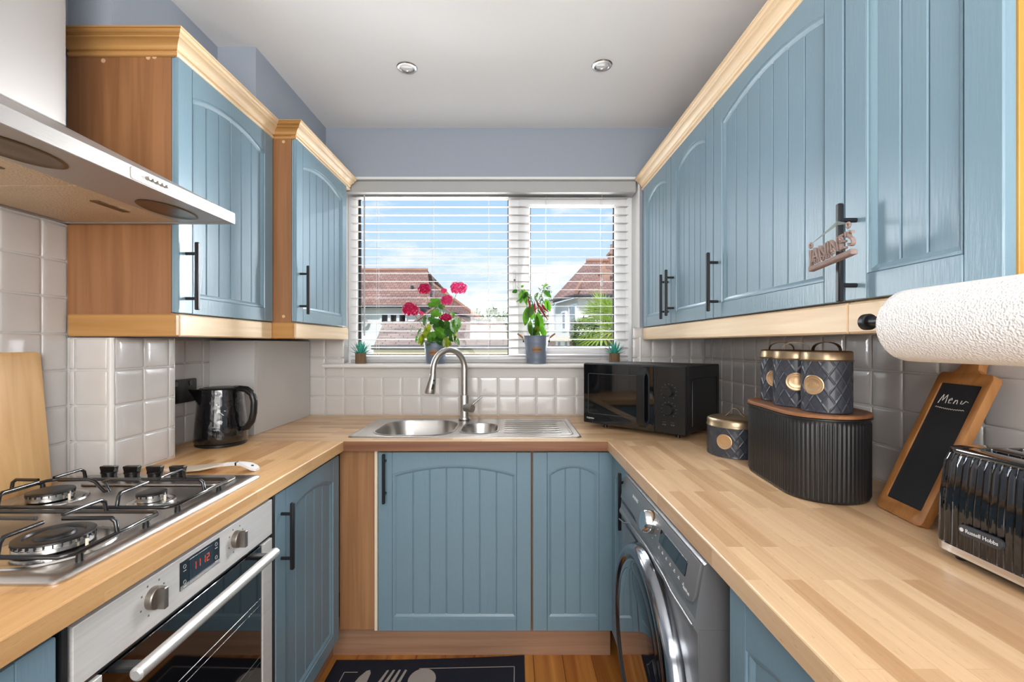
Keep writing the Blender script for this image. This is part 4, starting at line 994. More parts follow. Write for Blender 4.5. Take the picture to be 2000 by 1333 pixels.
# bread bin
bb = empty('bread_bin', (0.777, 1.214, WT), 'black ribbed oval bread bin with a wooden lid on the right worktop', 'bread bin')
def stadium(cx, ya, yb_, r, n_, amp=0, wave=0.0095, ins=0):
    pts = []; L = yb_-ya; per = 2*L+2*PI*(r); k = 0; N = n_
    for i in range(N):
        s_ = per*i/N; 
        rr_ = r-ins
        if s_ < L: p = Vector((rr_, ya+s_)); nrm = Vector((1, 0))
        elif s_ < L+PI*r: a = (s_-L)/r; p = Vector((rr_*math.cos(a), yb_+rr_*math.sin(a))); nrm = Vector((math.cos(a), math.sin(a)))
        elif s_ < 2*L+PI*r: p = Vector((-rr_, yb_-(s_-L-PI*r))); nrm = Vector((-1, 0))
        else: a = PI+(s_-2*L-PI*r)/r; p = Vector((rr_*math.cos(a), ya+rr_*math.sin(a))); nrm = Vector((math.cos(a), math.sin(a)))
        if amp: p += nrm*amp*(1 if (s_/wave) % 1 < 0.5 else -1)*min(1, abs(math.sin(2*PI*s_/wave))*1.6)
        pts.append((cx+p.x+(p.y-ya)*0.087, p.y))
    return pts
b = MB(); N_ = 640
def bring(z, ins=0, amp=0.0012): return [(px, py, z) for px, py in stadium(0.770, 1.129, 1.300, 0.1, N_, amp, 0.0098, ins)]
b.loft([bring(WT+0.0005, 0.006, 0), bring(WT+0.002, 0.002, 0), bring(WT+0.006, 0.001, 0), bring(WT+0.010), bring(1.078), bring(1.084, 0.001, 0), bring(1.089, 0, 0)]); b.build('bin_body', 'bin_black', bb, 60)
b = MB(); b.loft([[(px, py, z) for px, py in stadium(0.770, 1.129, 1.300, 0.1, 96, 0, 1, i_)] for i_, z in ((-0.001, 1.0892), (-0.004, 1.0905), (-0.004, 1.0935), (-0.001, 1.0945))], True, True); b.build('bin_rim', 'bin_black', bb, 40)
b = MB(); b.loft([[(px, py, z) for px, py in stadium(0.770, 1.129, 1.300, 0.1, 96, 0, 1, i_)] for i_, z in ((0.001, 1.0946), (-0.003, 1.0955), (-0.0035, 1.1015), (-0.001, 1.1035), (0.008, 1.1035), (0.010, 1.1020))], True, True); b.build('bin_lid', 'lid_wood', bb, 40)
LZ = 1.1022
canister(0.770, 1.115, LZ, 0.052, 0.150, math.radians(205), 'SUGAR', 'dark quilted canister nearest the camera on the bread bin lid, beside the tiles')
canister(0.761, 1.222, LZ, 0.052, 0.150, math.radians(240), 'COFFEE', 'dark quilted canister in the middle of the three on the bread bin')
canister(0.786, 1.328, LZ, 0.052, 0.150, math.radians(222), 'TEA', 'dark quilted canister at the far end of the three, nearest the microwave')
# biscuit tin
tin = empty('cake_tin', (0.748, 1.525, WT), 'low round quilted tin with shiny gold lid between microwave and bread bin', 'tin')
TR = 0.086; bo = quilted(0.748, 1.525, WT+0.001, TR, 0.098, 20, 2.6, 'canister', tin)
medallion(bo, 0.748, 1.525, WT+0.052, TR, math.radians(222), 0.024, 'CAKE')
l = MB(); l.lathe([(TR+0.003, 0.096), (TR+0.0035, 0.098), (TR+0.0015, 0.100), (TR+0.0015, 0.113), (TR, 0.118), (TR-0.006, 0.122), (TR-0.02, 0.124), (0.001, 0.125)], (0.748, 1.525, WT), 56); lo = l.build('lid', 'gold', tin, 60)
s = MB(); rings = []
for i in range(19):
    t_ = i/18; u = -0.030+0.060*t_; zz = WT+0.1255+0.026*max(0, math.sin(PI*t_))**1.6; c_ = Vector((0.748+u*0.80, 1.525-u*0.6, zz))
    e2 = Vector((0.6, 0.8, 0))*0.009; rings.append([tuple(c_+e2), tuple(c_-e2), tuple(c_-e2+Vector((0, 0, 0.002))), tuple(c_+e2+Vector((0, 0, 0.002)))])
s.loft(rings); s.build('strap_handle', 'gold', lo, 60)

# ================================================================== CHALKBOARD PADDLE
cbd = empty('chalkboard_paddle', (0.83, 0.965, WT), 'bamboo paddle board with a black chalkboard reading Menu, leaning on the right tiles', 'chalkboard')
pa = Vector((0.823, 1.032, WT+0.003)); pb = Vector((0.810, 0.902, WT+0.003)); ex_ = (pb-pa).normalized(); tip = Vector((0.135, 0.0, 0.302)).normalized()
tip = (tip-ex_*tip.dot(ex_)).normalized(); ez_ = ex_.cross(tip)
MC = basis(tuple(pa), tuple(ex_), tuple(tip), tuple(ez_)); Lb, Wb = 0.333, 0.1306
if ez_.x > 0: MC = MC @ Matrix.Diagonal((1, 1, -1, 1))
out_ = rrect(0, Wb, 0, Lb, 0.012, 5); hcx = Wb/2
poly = [(0.012, 0), (Wb-0.012, 0), (Wb-0.0035, 0.0035), (Wb, 0.012), (Wb, Lb-0.010), (Wb-0.004, Lb-0.003), (Wb-0.010, Lb), (hcx+0.034, Lb), (hcx+0.024, Lb+0.008), (hcx+0.020, Lb+0.02), (hcx+0.020, Lb+0.052), (hcx+0.012, Lb+0.062), (hcx-0.012, Lb+0.062), (hcx-0.020, Lb+0.052), (hcx-0.020, Lb+0.02), (hcx-0.024, Lb+0.008), (hcx-0.034, Lb), (0.010, Lb), (0.004, Lb-0.003), (0, Lb-0.010), (0, 0.012), (0.0035, 0.0035)]
MB().shape([poly, rrect(0.017, Wb-0.017, 0.030, Lb-0.026, 0.002, 1)], 0.018, 0.0015, MC @ Matrix.Translation((0, 0, -0.009))).build('board', 'bamboo_dark', cbd, 30)
sl = MB(); sl.box(0.015, Wb-0.015, 0.028, Lb-0.024, -0.012, -0.003, M=MC); slo = sl.build('slate', 'slate', cbd, 0)
ch = MB()
def stroke(pts, r=0.0007): ch.tube([tuple(MC @ Vector((x_, y_, -0.0026))) for x_, y_ in pts], r, 5)
y0_ = Lb-0.070; x0_ = 0.030
stroke([(x0_, y0_-0.003), (x0_+0.003, y0_+0.010), (x0_+0.006, y0_+0.018)]); stroke([(x0_+0.006, y0_+0.018), (x0_+0.008, y0_+0.004), (x0_+0.016, y0_+0.018), (x0_+0.018, y0_-0.001)])
stroke([(x0_+0.023, y0_+0.006), (x0_+0.031, y0_+0.008), (x0_+0.029, y0_+0.012), (x0_+0.024, y0_+0.008), (x0_+0.025, y0_), (x0_+0.031, y0_+0.001)])
stroke([(x0_+0.037, y0_), (x0_+0.039, y0_+0.009)]); stroke([(x0_+0.038, y0_+0.005), (x0_+0.043, y0_+0.009), (x0_+0.045, y0_+0.005), (x0_+0.045, y0_)])
stroke([(x0_+0.054, y0_+0.009), (x0_+0.053, y0_+0.002), (x0_+0.058, y0_+0.002), (x0_+0.063, y0_+0.009), (x0_+0.069, y0_+0.007)])
stroke([(x0_-0.002+0.07*i/24, y0_-0.012+0.0018*(i % 2)-0.002*math.sin(i/24*PI)) for i in range(25)])
ch.build('chalk_writing', 'chalk', slo, 60)

# ================================================================== TOASTER
to = empty('toaster', (0.83, 0.66, WT), 'black fluted two slice toaster with chrome base band at the right edge', 'toaster')
TX0, TX1, TY0, TY1 = 0.742, 0.918, 0.505, 0.812
def tring(z, ins, amp):
    base_ = rrect(TX0+ins, TX1-ins, TY0+ins, TY1-ins, 0.035-ins*0.3, 14); out = []
    # resample evenly
    L = [0]; P_ = base_+[base_[0]]
    for i in range(len(base_)): L.append(L[-1]+math.hypot(P_[i+1][0]-P_[i][0], P_[i+1][1]-P_[i][1]))
    N = 560; j = 0; wave = L[-1]/76
    for k in range(N):
        s_ = L[-1]*k/N
        while L[j+1] < s_: j += 1
        t_ = (s_-L[j])/max(L[j+1]-L[j], 1e-9); x_ = P_[j][0]*(1-t_)+P_[j+1][0]*t_; y_ = P_[j][1]*(1-t_)+P_[j+1][1]*t_
        dx, dy = P_[j+1][0]-P_[j][0], P_[j+1][1]-P_[j][1]; l_ = math.hypot(dx, dy) or 1; ph = (s_/wave) % 1
        tri = 1-abs(2*ph-1)*2
        out.append((x_+dy/l_*amp*tri, y_-dx/l_*amp*tri, z))
    return out
b = MB(); b.loft([tring(WT+0.028, 0.001, 0.0), tring(WT+0.030, 0, 0.0018), tring(WT+0.10, 0.001, 0.0020), tring(WT+0.165, 0.006, 0.0020), tring(WT+0.180, 0.010, 0.0012), tring(WT+0.184, 0.013, 0.0)]); b.build('fluted_shell', 'toaster_side', to, 25)
b = MB(); b.loft([tring(z, i_, 0)[::8] for z, i_ in ((WT+0.0152, 0.0), (WT+0.0155, -0.001), (WT+0.0280, -0.001), (WT+0.0283, 0.001))]); b.build('chrome_band', 'chrome', to, 30)
b = MB(); b.loft([tring(z, i_, 0)[::8] for z, i_ in ((WT+0.008, 0.010), (WT+0.0150, 0.002))]); b.build('base', 'black_plastic', to, 30)
for fx, fy in ((TX0+0.03, TY1-0.035), (TX0+0.03, TY0+0.035), (TX1-0.03, TY1-0.035), (TX1-0.03, TY0+0.035)): MB().lathe([(0.011, 0.0005), (0.012, 0.009)], (fx, fy, WT), 16).build('foot', 'black_plastic', to)
tp = rrect(TX0+0.011, TX1-0.011, TY0+0.011, TY1-0.011, 0.03, 8)
s1 = rrect(0.788, 0.818, 0.545, 0.775, 0.006, 3); s2 = rrect(0.842, 0.872, 0.545, 0.775, 0.006, 3)
MB().shape([tp, s1, s2], 0.008, 0.002, TM((0, 0, WT+0.186))).build('top_plate', 'black_gloss', to, 30)
for q in (0.803, 0.857):
    b = MB(); b.box(q-0.014, q+0.014, 0.547, 0.773, WT+0.06, WT+0.150); b.build('slot', 'gasket', to, 0)
    b = MB()
    for dx in (-0.0115, 0.0115):
        b.cyl((q+dx, 0.55, WT+0.1875), (q+dx, 0.77, WT+0.1875), 0.0012, 6)
        for k in range(12): b.cyl((q+dx, 0.557+0.019*k, WT+0.15), (q+dx, 0.557+0.019*k, WT+0.1875), 0.0007, 5)
    b.build('bread_guide', 'chrome', to, 60)
b = MB(); MP_ = FACE_NX((TX0-0.0045, 0.716, WT+0.0645)); b.shape([rrect(-0.034, 0.034, -0.0085, 0.0085, 0.0083, 6)], 0.006, 0.001, MP_); bp = b.build('badge', 'dark_grey', to, 30)
b = MB(); b.text('Russell Hobbs', 0.0088, MP_ @ Matrix.Translation((0.0035, 0.0, 0.0033)), 0.0002); b.lathe([(0.0032, 0.0), (0.0032, 0.0005)], (0, 0, 0), 12, M=MP_ @ Matrix.Translation((-0.0275, 0, 0.003))); b.build('badge_lettering', 'print_white', bp, 0)

# ================================================================== PAPER TOWEL AND HOLDER
th = empty('towel_holder', (0.62, 0.62, 1.305), 'black metal towel bar fixed to the right pelmet', 'holder')
MB().tube([(0.618, 0.790, 1.305), (0.618, 0.33, 1.305)], 0.0085, 14).build('bar', 'black_metal', th)
b = MB(); b.lathe([(0.012, 0.0), (0.014, 0.002), (0.014, 0.012), (0.010, 0.014), (0.0088, 0.014)], (0, 0, 0), 24, axis=1, M=Matrix.Translation((0.618, 0.784, 1.305))); b.cyl((0.618, 0.791, 1.305), (0.668, 0.791, 1.305), 0.006, 12); b.build('end_bracket', 'black_metal', th)
pr = empty('paper_towel_roll', (0.618, 0.56, 1.24), 'white embossed paper towel roll hanging under the right wall cabinets', 'paper towel')
RC = (0.618, 0, 1.2955); R0 = 0.0555
b = MB(); rings = []
for rr_, yy in ((0.021, 0.705), (0.050, 0.7075), (0.0535, 0.7065), (R0, 0.7035), (R0+0.0004, 0.69), (R0+0.0004, 0.60), (R0+0.0004, 0.50), (R0+0.0004, 0.40), (R0, 0.385), (0.05, 0.38), (0.021, 0.382)):
    rings.append([(RC[0]+rr_*math.cos(2*PI*k/64), yy, RC[2]+rr_*math.sin(2*PI*k/64)) for k in range(64)])
b.loft(rings, False, False); b.build('paper', 'paper', pr, 50)
b = MB(); b.lathe([(0.0215, 0.383), (0.0215, 0.704), (0.0195, 0.704), (0.0195, 0.383)], (RC[0], 0, RC[2]), 28, axis=1, caps=False); b.build('cardboard_core', 'bamboo_dark', pr)
b = MB(); b.loft([[(RC[0]+(R0+0.0012)*math.cos(a), yy, RC[2]+(R0+0.0012)*math.sin(a)) for a in [math.radians(150+6*k) for k in range(16)]]+[(RC[0]+(R0+0.0002)*math.cos(a), yy, RC[2]+(R0+0.0002)*math.sin(a)) for a in [math.radians(240-6*k) for k in range(16)]] for yy in (0.7015, 0.386)]); b.build('loose_sheet', 'paper', pr, 50)

# ================================================================== HANGING SIGN
sg = empty('hanging_sign', (0.598, 0.85, 1.415), 'grey-brown resin kitchen name sign hanging by ribbon from a right cabinet handle', 'sign')
A = Vector((0.600, 0.915, 1.411)); Bp = Vector((0.596, 0.786, 1.424)); eu_ = (Bp-A).normalized(); ev = Vector((0, 0, 1)); ev = (ev-eu_*ev.dot(eu_)).normalized(); ew = eu_.cross(ev)
if ew.x > 0: ew = -ew
MS = basis(tuple(A), tuple(eu_), tuple(ev), tuple(ew)); LS = (Bp-A).length
MB().box(0.002, LS-0.006, 0, 0.0095, -0.006, 0.006, 0.0012, M=MS).build('base_bar', 'sign_resin', sg, 20)
MB().box(0.006, LS-0.010, 0.002, 0.0075, 0.0058, 0.0066, M=MS).build('bar_inlay', 'sign_resin', sg, 20)
t = MB(); t.text("JANINE'S", 0.040, MS @ Matrix.Translation((LS/2-0.001, 0.0285, 0)) @ Matrix.Diagonal((0.80, 1.0, 1, 1)), 0.0035); t.build('name_lettering', 'sign_resin', sg, 0)
t = MB(); t.text('KITCHEN', 0.0125, MS @ Matrix.Translation((LS*0.36, 0.0150, 0.004)), 0.002); t.build('lower_lettering', 'sign_resin', sg, 0)
def flower(mb, u, v, r):
    for k in range(6): mb.sphere((0, 0, 0), r*0.42, 8, 5, 0.6, M=MS @ Matrix.Translation((u+r*0.6*math.cos(k*PI/3), v+r*0.6*math.sin(k*PI/3), 0.0062)))
    mb.sphere((0, 0, 0), r*0.34, 8, 5, M=MS @ Matrix.Translation((u, v, 0.0078)))
t = MB(); flower(t, LS*0.60, 0.019, 0.0065); flower(t, LS*0.78, 0.033, 0.0065); t.build('flowers', 'sign_resin', sg, 40)
for nm, u, v in (('left', 0.007, 0.0525), ('right', LS-0.016, 0.0555)):
    t = MB(); t.tube([(tuple(MS @ Vector((u+0.0042*math.cos(a), v+0.0042*math.sin(a), 0)))) for a in [2*PI*k/12 for k in range(13)]], 0.0022, 6); t.build('hanging_ring', 'sign_resin', sg)
    c0 = MS @ Vector((u, v+0.003, 0)); c1 = Vector((0.628, 0.878, 1.500)); rib = MB(); w0 = Vector((0.001, 0, 0.0005)); 
    rib.loft([[tuple(c0+w0), tuple(c0-w0), tuple(c0-w0+Vector((0, 0.0005, 0.0003))), tuple(c0+w0+Vector((0, 0.0005, 0.0003)))], [tuple(c1+Vector((0, 0, 0.004))), tuple(c1-Vector((0, 0, 0.004))), tuple(c1-Vector((0.0005, 0, 0.004))), tuple(c1+Vector((-0.0005, 0, 0.004)))]]); rib.build('ribbon', 'ribbon', sg, 0)

# ================================================================== WASHING MACHINE
wm = empty('washing_machine', (0.64, 1.16, 0.0), 'dark graphite front loading washing machine under the right worktop', 'washing machine')
WY0, WY1 = 0.866, 1.462
sec = [(0.94, 0.012), (0.362, 0.012), (0.358, 0.03), (0.356, 0.60), (0.353, 0.715), (0.345, 0.727), (0.345, 0.735), (0.349, 0.742), (0.353, 0.775), (0.366, 0.845), (0.378, 0.853), (0.94, 0.853)]
b = MB(); b.prism(sec, 1, WY0, WY1); b.build('cabinet_body', 'washer', wm, 22)
pn = MB(); pd = Vector((0.366-0.3525, 0, 0.845-0.775)).normalized(); MPN = basis((0.3525, WY1-0.004, 0.775), (0, -1, 0), tuple(pd), (-pd.z, 0, pd.x)); PH = 0.0715; PWd = WY1-WY0-0.010
pn.shape([[(0, 0), (0.16, 0), (0.21, -0.013), (PWd-0.03, -0.016), (PWd-0.008, -0.008), (PWd, 0.008), (PWd, PH), (0, PH)]], 0.006, 0.0015, MPN @ Matrix.Translation((0, 0, 0.002))); pno = pn.build('control_panel', 'washer', wm, 25)
k = MB(); k.lathe([(0.0285, 0), (0.0285, 0.006), (0.0265, 0.024), (0.0245, 0.0265), (0.0235, 0.0262), (0.001, 0.0262)], (0, 0, 0), 36, M=MPN @ Matrix.Translation((0.305, 0.040, 0.0045))); k.build('programme_dial', 'chrome', wm, 40)
MB().shape([rrect(0.372, 0.535, 0.018, 0.050, 0.003)], 0.002, 0.0005, MPN @ Matrix.Translation((0, 0, 0.0055))).build('display', 'black_gloss', pno, 0)
tx_ = MB(); tx_.text('SAMSUNG', 0.0125, MPN @ Matrix.Translation((0.145, 0.044, 0.0052)), 0.0002); tx_.text('AddWash', 0.008, MPN @ Matrix.Translation((0.55, -0.002, 0.0052)), 0.0002)
for i in range(7):
    M_ = MPN @ Matrix.Translation((0.378+0.026*i, 0.006-0.0009*i, 0.0052)); tx_.box(-0.0045, 0.0045, -0.0006, 0.0006, 0, 0.0004, M=M_); tx_.box(-0.002, 0.002, 0.002, 0.0045, 0, 0.0004, M=M_)
for i in range(5):
    a = math.radians(-60+30*i); tx_.box(-0.003, 0.003, -0.0006, 0.0006, 0, 0.0004, M=MPN @ Matrix.Translation((0.305+0.045*math.cos(a), 0.040+0.036*math.sin(a), 0.0052)))
tx_.build('panel_lettering', 'print_white', pno, 0)
MB().shape([rrect(0.0, 0.185, -0.068, -0.004, 0.006)], 0.004, 0.001, basis((0.3535, WY1-0.006, 0.775), (0, -1, 0), (0.02, 0, 1), (-1, 0, 0))).build('detergent_drawer', 'washer_dark', wm, 25)
dc = (0, 1.165, 0.487)
b = MB(); MDW = basis((0.355, dc[1], dc[2]), (0, -1, 0), (0, 0, 1), (-1, 0, 0))
b.lathe([(0.250, 0.0), (0.252, 0.010), (0.246, 0.030), (0.236, 0.040), (0.226, 0.041), (0.216, 0.034), (0.212, 0.026)], (0, 0, 0), 72, M=MDW); dro = b.build('door_ring', 'ring_chrome', wm, 60)
b = MB(); b.lathe([(0.214, 0.026), (0.210, 0.034), (0.200, 0.038), (0.186, 0.039)], (0, 0, 0), 64, caps=False, M=MDW); b.build('inner_ring', 'black_gloss', dro, 60)
b = MB(); b.lathe([(0.187, 0.038), (0.180, 0.041), (0.14, 0.044), (0.08, 0.046), (0.001, 0.0465)], (0, 0, 0), 56, M=MDW); b.build('door_glass', 'washer_glass', dro, 60)
cl = MB(); cl.tube([(0.344, WY1-0.004, 0.706), (0.344, 1.40, 0.716), (0.344, 1.33, 0.742), (0.3435, 1.165, 0.7485), (0.3435, 1.03, 0.742), (0.3435, 0.98, 0.733), (0.3435, WY0+0.001, 0.731)], 0.0022, 6); cl.build('body_crease', 'washer', wm, 60)
MB().box(0.3565, 0.94, WY0-0.0015, WY0-0.0002, 0.05, 0.7225).build('lower_side_panel', 'washer', wm, 0)

# ================================================================== KITCHEN MAT
mt = empty('kitchen_mat', (-0.33, 1.6, 0.0), 'navy kitchen mat printed with knife, fork and spoon on the wooden floor', 'mat')
mpoly = [(-0.700, 1.815), (-0.45, 1.816), (-0.2, 1.826), (0.050, 1.842), (0.046, 1.34), (-0.702, 1.33)]
MB().shape([mpoly], 0.006, 0.0015, TM((0, 0, 0.0035))).build('pile', 'mat_navy', mt, 30)
zt = 0.0068; b = MB()
def pline(pts, w_=0.0016):
    for (xa, ya_), (xb, yb2) in zip(pts[:-1], pts[1:]):
        d = Vector((xb-xa, yb2-ya_)).normalized(); nx, ny = -d.y*w_, d.x*w_
        b.loft([[(xa+nx, ya_+ny, z_), (xa-nx, ya_-ny, z_), (xb-nx, yb2-ny, z_), (xb+nx, yb2+ny, z_)] for z_ in (zt-0.0006, zt+0.0002)])
pline([(-0.592, 1.745), (-0.643, 1.745), (-0.648, 1.38), (0.004, 1.38), (0.009, 1.776), (-0.36, 1.765)]); b.build('printed_border', 'mat_print', mt, 0)
def flat(pts, nm): MB().shape([pts], 0.0008, 0, TM((0, 0, zt))).build(nm, 'mat_print', mt, 0)
flat([(-0.600, 1.52), (-0.600, 1.60), (-0.592, 1.67), (-0.578, 1.72), (-0.560, 1.752), (-0.548, 1.757), (-0.540, 1.740), (-0.541, 1.66), (-0.550, 1.60), (-0.562, 1.595), (-0.564, 1.52)], 'printed_knife')
fk = [(-0.505, 1.47), (-0.505, 1.585), (-0.515, 1.615), (-0.514, 1.64), (-0.482, 1.756), (-0.474, 1.756), (-0.492, 1.665), (-0.484, 1.665), (-0.459, 1.757), (-0.451, 1.757), (-0.468, 1.665), (-0.460, 1.665), (-0.437, 1.758), (-0.429, 1.758), (-0.442, 1.665), (-0.434, 1.665), (-0.413, 1.759), (-0.405, 1.756), (-0.425, 1.64), (-0.440, 1.60), (-0.475, 1.58), (-0.477, 1.47)]
flat(fk, 'printed_fork')
flat([(-0.345, 1.50), (-0.352, 1.60), (-0.385, 1.635), (-0.390, 1.67)]+[(-0.338+0.052*math.cos(math.radians(a)), 1.705+0.060*math.sin(math.radians(a))) for a in range(190, -20, -15)]+[(-0.295, 1.66), (-0.305, 1.63), (-0.326, 1.60), (-0.320, 1.50)], 'printed_spoon')

# ================================================================== PLANTS ON THE SILL
SZ = 1.166
def leaf_blade(M, L, W, cup=0.15, droop=0.25, n=6, lobes=0):
    """pointed leaf along local +x"""
    vs = []; fs = []
    for i in range(n+1):
        t = i/n; hw = W*math.sin(PI*min(t*0.93+0.03, 1))**0.8*0.5*(1-0.25*t); z = -droop*L*t*t
        vs += [(L*t, -hw, z+cup*hw), (L*t, 0, z), (L*t, hw, z+cup*hw)]
    for i in range(n):
        for k in range(2): fs.append((i*3+k, i*3+k+1, (i+1)*3+k+1, (i+1)*3+k))
    return [tuple(M @ Vector(p)) for p in vs], fs
def aim(p, d, roll=0, s=1):
    d = Vector(d).normalized(); q = d.to_track_quat('X', 'Z'); return Matrix.Translation(p) @ q.to_matrix().to_4x4() @ Matrix.Rotation(roll, 4, 'X') @ Matrix.Scale(s, 4)
def bucket(name, cx, cy, rt, rb, h, label, cat, group, handles=False, lettering=True, hoops=True):
    t = empty(name, (cx, cy, SZ), label, cat, group)
    b = MB(); pr = [(rb-0.004, 0.0), (rb, 0.001), (rb+0.001, 0.006)]
    for k in range(1, 20):
        v = k/20; r = rb+(rt-rb)*v; r += 0.0016 if (hoops and k in (4, 15)) else 0; pr.append((r, h*v))
    pr += [(rt, h-0.003), (rt+0.0025, h-0.0015), (rt+0.002, h+0.001), (rt-0.001, h), (rt-0.004, h-0.004), (rt-0.006, h-0.02)]
    b.lathe(pr, (cx, cy, SZ), 40, caps=False); b.build('planter_wall', 'pot_grey', t, 40)
    b = MB(); b.lathe([(rt-0.005, h-0.012), (rt*0.5, h-0.008), (0.001, h-0.007)], (cx, cy, SZ), 24, caps=False); b.build('soil', 'soil', t)
    if handles:
        for s in (-1, 1):
            b = MB(); b.cyl((cx+s*(rt-0.001), cy, SZ+h*0.80), (cx+s*(rt+0.007), cy, SZ+h*0.80), 0.005, 10); hb = b.build('handle_lug', 'dark_grey', t)
            b = MB(); b.tube([(cx+s*(rt+0.004), cy, SZ+h*0.82), (cx+s*(rt+0.006), cy, SZ+h*0.94)], 0.002, 6); b.tube([(cx+s*(rt+0.007), cy, SZ+h*0.93), (cx+s*(rt+0.018), cy, SZ+h*1.0), (cx+s*(rt+0.034), cy, SZ+h*1.08)], [0.0045, 0.0055, 0.004], 10); b.build('wooden_grip', 'handle_wood', hb)
    if lettering:
        r_ = rb+(rt-rb)*0.53+0.0006; mb = MB()
        def P3(u, v, off): a = -PI/2+u/r_; return (cx+(r_+off+v*0.06)*math.cos(a), cy+(r_+off+v*0.06)*math.sin(a), SZ+h*0.50+v)
        mb.loft([[P3(0.026*k_*math.cos(a), 0.0145*k_*math.sin(a), o_) for a in [2*PI*i/32 for i in range(32)]] for k_, o_ in ((1, 0.0), (1, 0.0014), (0.9, 0.0016), (0.4, 0.0016), (0.01, 0.0016))], False, True)
        lo = mb.build('oval_label', 'pot_label', t, 40)
        q = MB(); q.text('GARDEN', 0.0115, Matrix.Identity(4), 0.0003); mb = MB(); mb.add([P3(x_, y_, 0.0019+z_) for x_, y_, z_ in q.v], q.f); mb.build('label_lettering', 'gasket', lo, 0)
    return t
# ---- geranium
GX, GY = -0.392, 2.335
gp = bucket('planter_bucket', GX, GY, 0.060, 0.046, 0.112, 'grey metal planter bucket holding the pink geranium behind the tap', 'pot', 'grey metal buckets on the window sill')
ger = empty('geranium_plant', (GX, GY, SZ+0.10), 'geranium with bright pink flower heads growing from a grey bucket', 'plant')
def px3(px, py, y): return Vector(((px-1000)/889*y, y, EYE-(py-672)/889*y))
random.seed(11)
root_ = Vector((GX, GY, SZ+0.10))
def round_leaf(c, n_, r, m, par, stalk=True, name='leaf'):
    n_ = Vector(n_).normalized(); q = n_.to_track_quat('Z', 'Y').to_matrix().to_4x4(); M = Matrix.Translation(c) @ q @ Matrix.Rotation(random.uniform(0, 6), 4, 'Z'); N = 28
    vs = [tuple(M @ Vector((0, 0, -0.10*r)))]; fs = []
    for ri in (0.5, 1.0):
        for k in range(N):
            a = 2*PI*k/N; rr_ = r*ri*(1+0.06*abs(math.cos(a*4.5))*ri); notch = 1-0.75*ri*max(0, 1-abs(((a+PI) % (2*PI))-PI)/0.28)
            wv = 0.10*r*ri*math.cos(a*4.5*2)*0.5+0.12*r*ri*ri
            vs.append(tuple(M @ Vector((rr_*notch*math.cos(a), rr_*notch*math.sin(a), wv))))
    for k in range(N):
        k2 = (k+1) % N; fs.append((0, 1+k, 1+k2)); fs.append((1+k, 1+N+k, 1+N+k2, 1+k2))
    mb = MB(); mb.add(vs, fs); o = mb.build(name, m, par, 60)
    if stalk:
        p0 = root_+Vector((random.uniform(-0.02, 0.02), random.uniform(-0.015, 0.015), -0.005)); mid = (p0+Vector(c))/2+Vector((random.uniform(-.01, .01), 0, 0.01))
        MB().tube([p0, mid, tuple(Vector(c)-n_*0.001)], [0.0014, 0.0011, 0.0009], 5).build('leaf_stalk', 'stem', o)
    return o
spec = [(848, 593, 2.31, 0.027, 'leaf_green'), (852, 613, 2.33, 0.022, 'leaf_green'), (862, 600, 2.35, 0.014, 'leaf_dark'), (831, 627, 2.32, 0.021, 'leaf_dark'), (851, 632, 2.30, 0.024, 'leaf_dark'), (805, 643, 2.33, 0.018, 'leaf_green'), (843, 622, 2.34, 0.016, 'leaf_dark'),
        (884, 616, 2.34, 0.014, 'leaf_green'), (868, 634, 2.30, 0.026, 'leaf_dark'), (886, 638, 2.31, 0.028, 'leaf_green'), (893, 632, 2.34, 0.024, 'leaf_green'), (862, 650, 2.29, 0.028, 'leaf_green'), (878, 655, 2.285, 0.030, 'leaf_dark'), (888, 661, 2.30, 0.022, 'leaf_yellow'),
        (893, 668, 2.31, 0.016, 'leaf_green'), (872, 671, 2.29, 0.024, 'leaf_yellow'), (846, 660, 2.29, 0.026, 'leaf_green'), (833, 652, 2.31, 0.024, 'leaf_yellow'), (824, 665, 2.31, 0.024, 'leaf_yellow'), (815, 662, 2.33, 0.018, 'leaf_green'), (836, 643, 2.34, 0.020, 'leaf_yellow'),
        (855, 642, 2.35, 0.024, 'leaf_dark'), (840, 668, 2.285, 0.022, 'leaf_green'), (820, 648, 2.36, 0.015, 'leaf_dark'), (870, 645, 2.36, 0.026, 'leaf_green'), (859, 666, 2.285, 0.022, 'leaf_dark')]
for px_, py_, y_, r_, m_ in spec:
    c = px3(px_, py_, y_); d = (c-root_); nrm = Vector((d.x*2.2+random.uniform(-.05, .05), -0.10+random.uniform(-0.05, 0.03), 0.05+random.uniform(-0.03, 0.05)))
    round_leaf(c, nrm, r_*1.22, m_, ger)
heads = [(802, 605, 2.31, 0.044, 0.9, 'petal_dark', 85), (829, 565, 2.33, 0.034, 0.9, 'petal_dark', 60), (895, 563, 2.32, 0.044, 0.8, 'petal_light', 80), (873, 587, 2.31, 0.031, 0.85, 'petal_light', 60), (871, 621, 2.29, 0.034, 0.55, 'petal_dark', 45), (867, 568, 2.34, 0.014, 0.8, 'petal_light', 12), (823, 612, 2.30, 0.010, 0.8, 'petal_light', 6)]
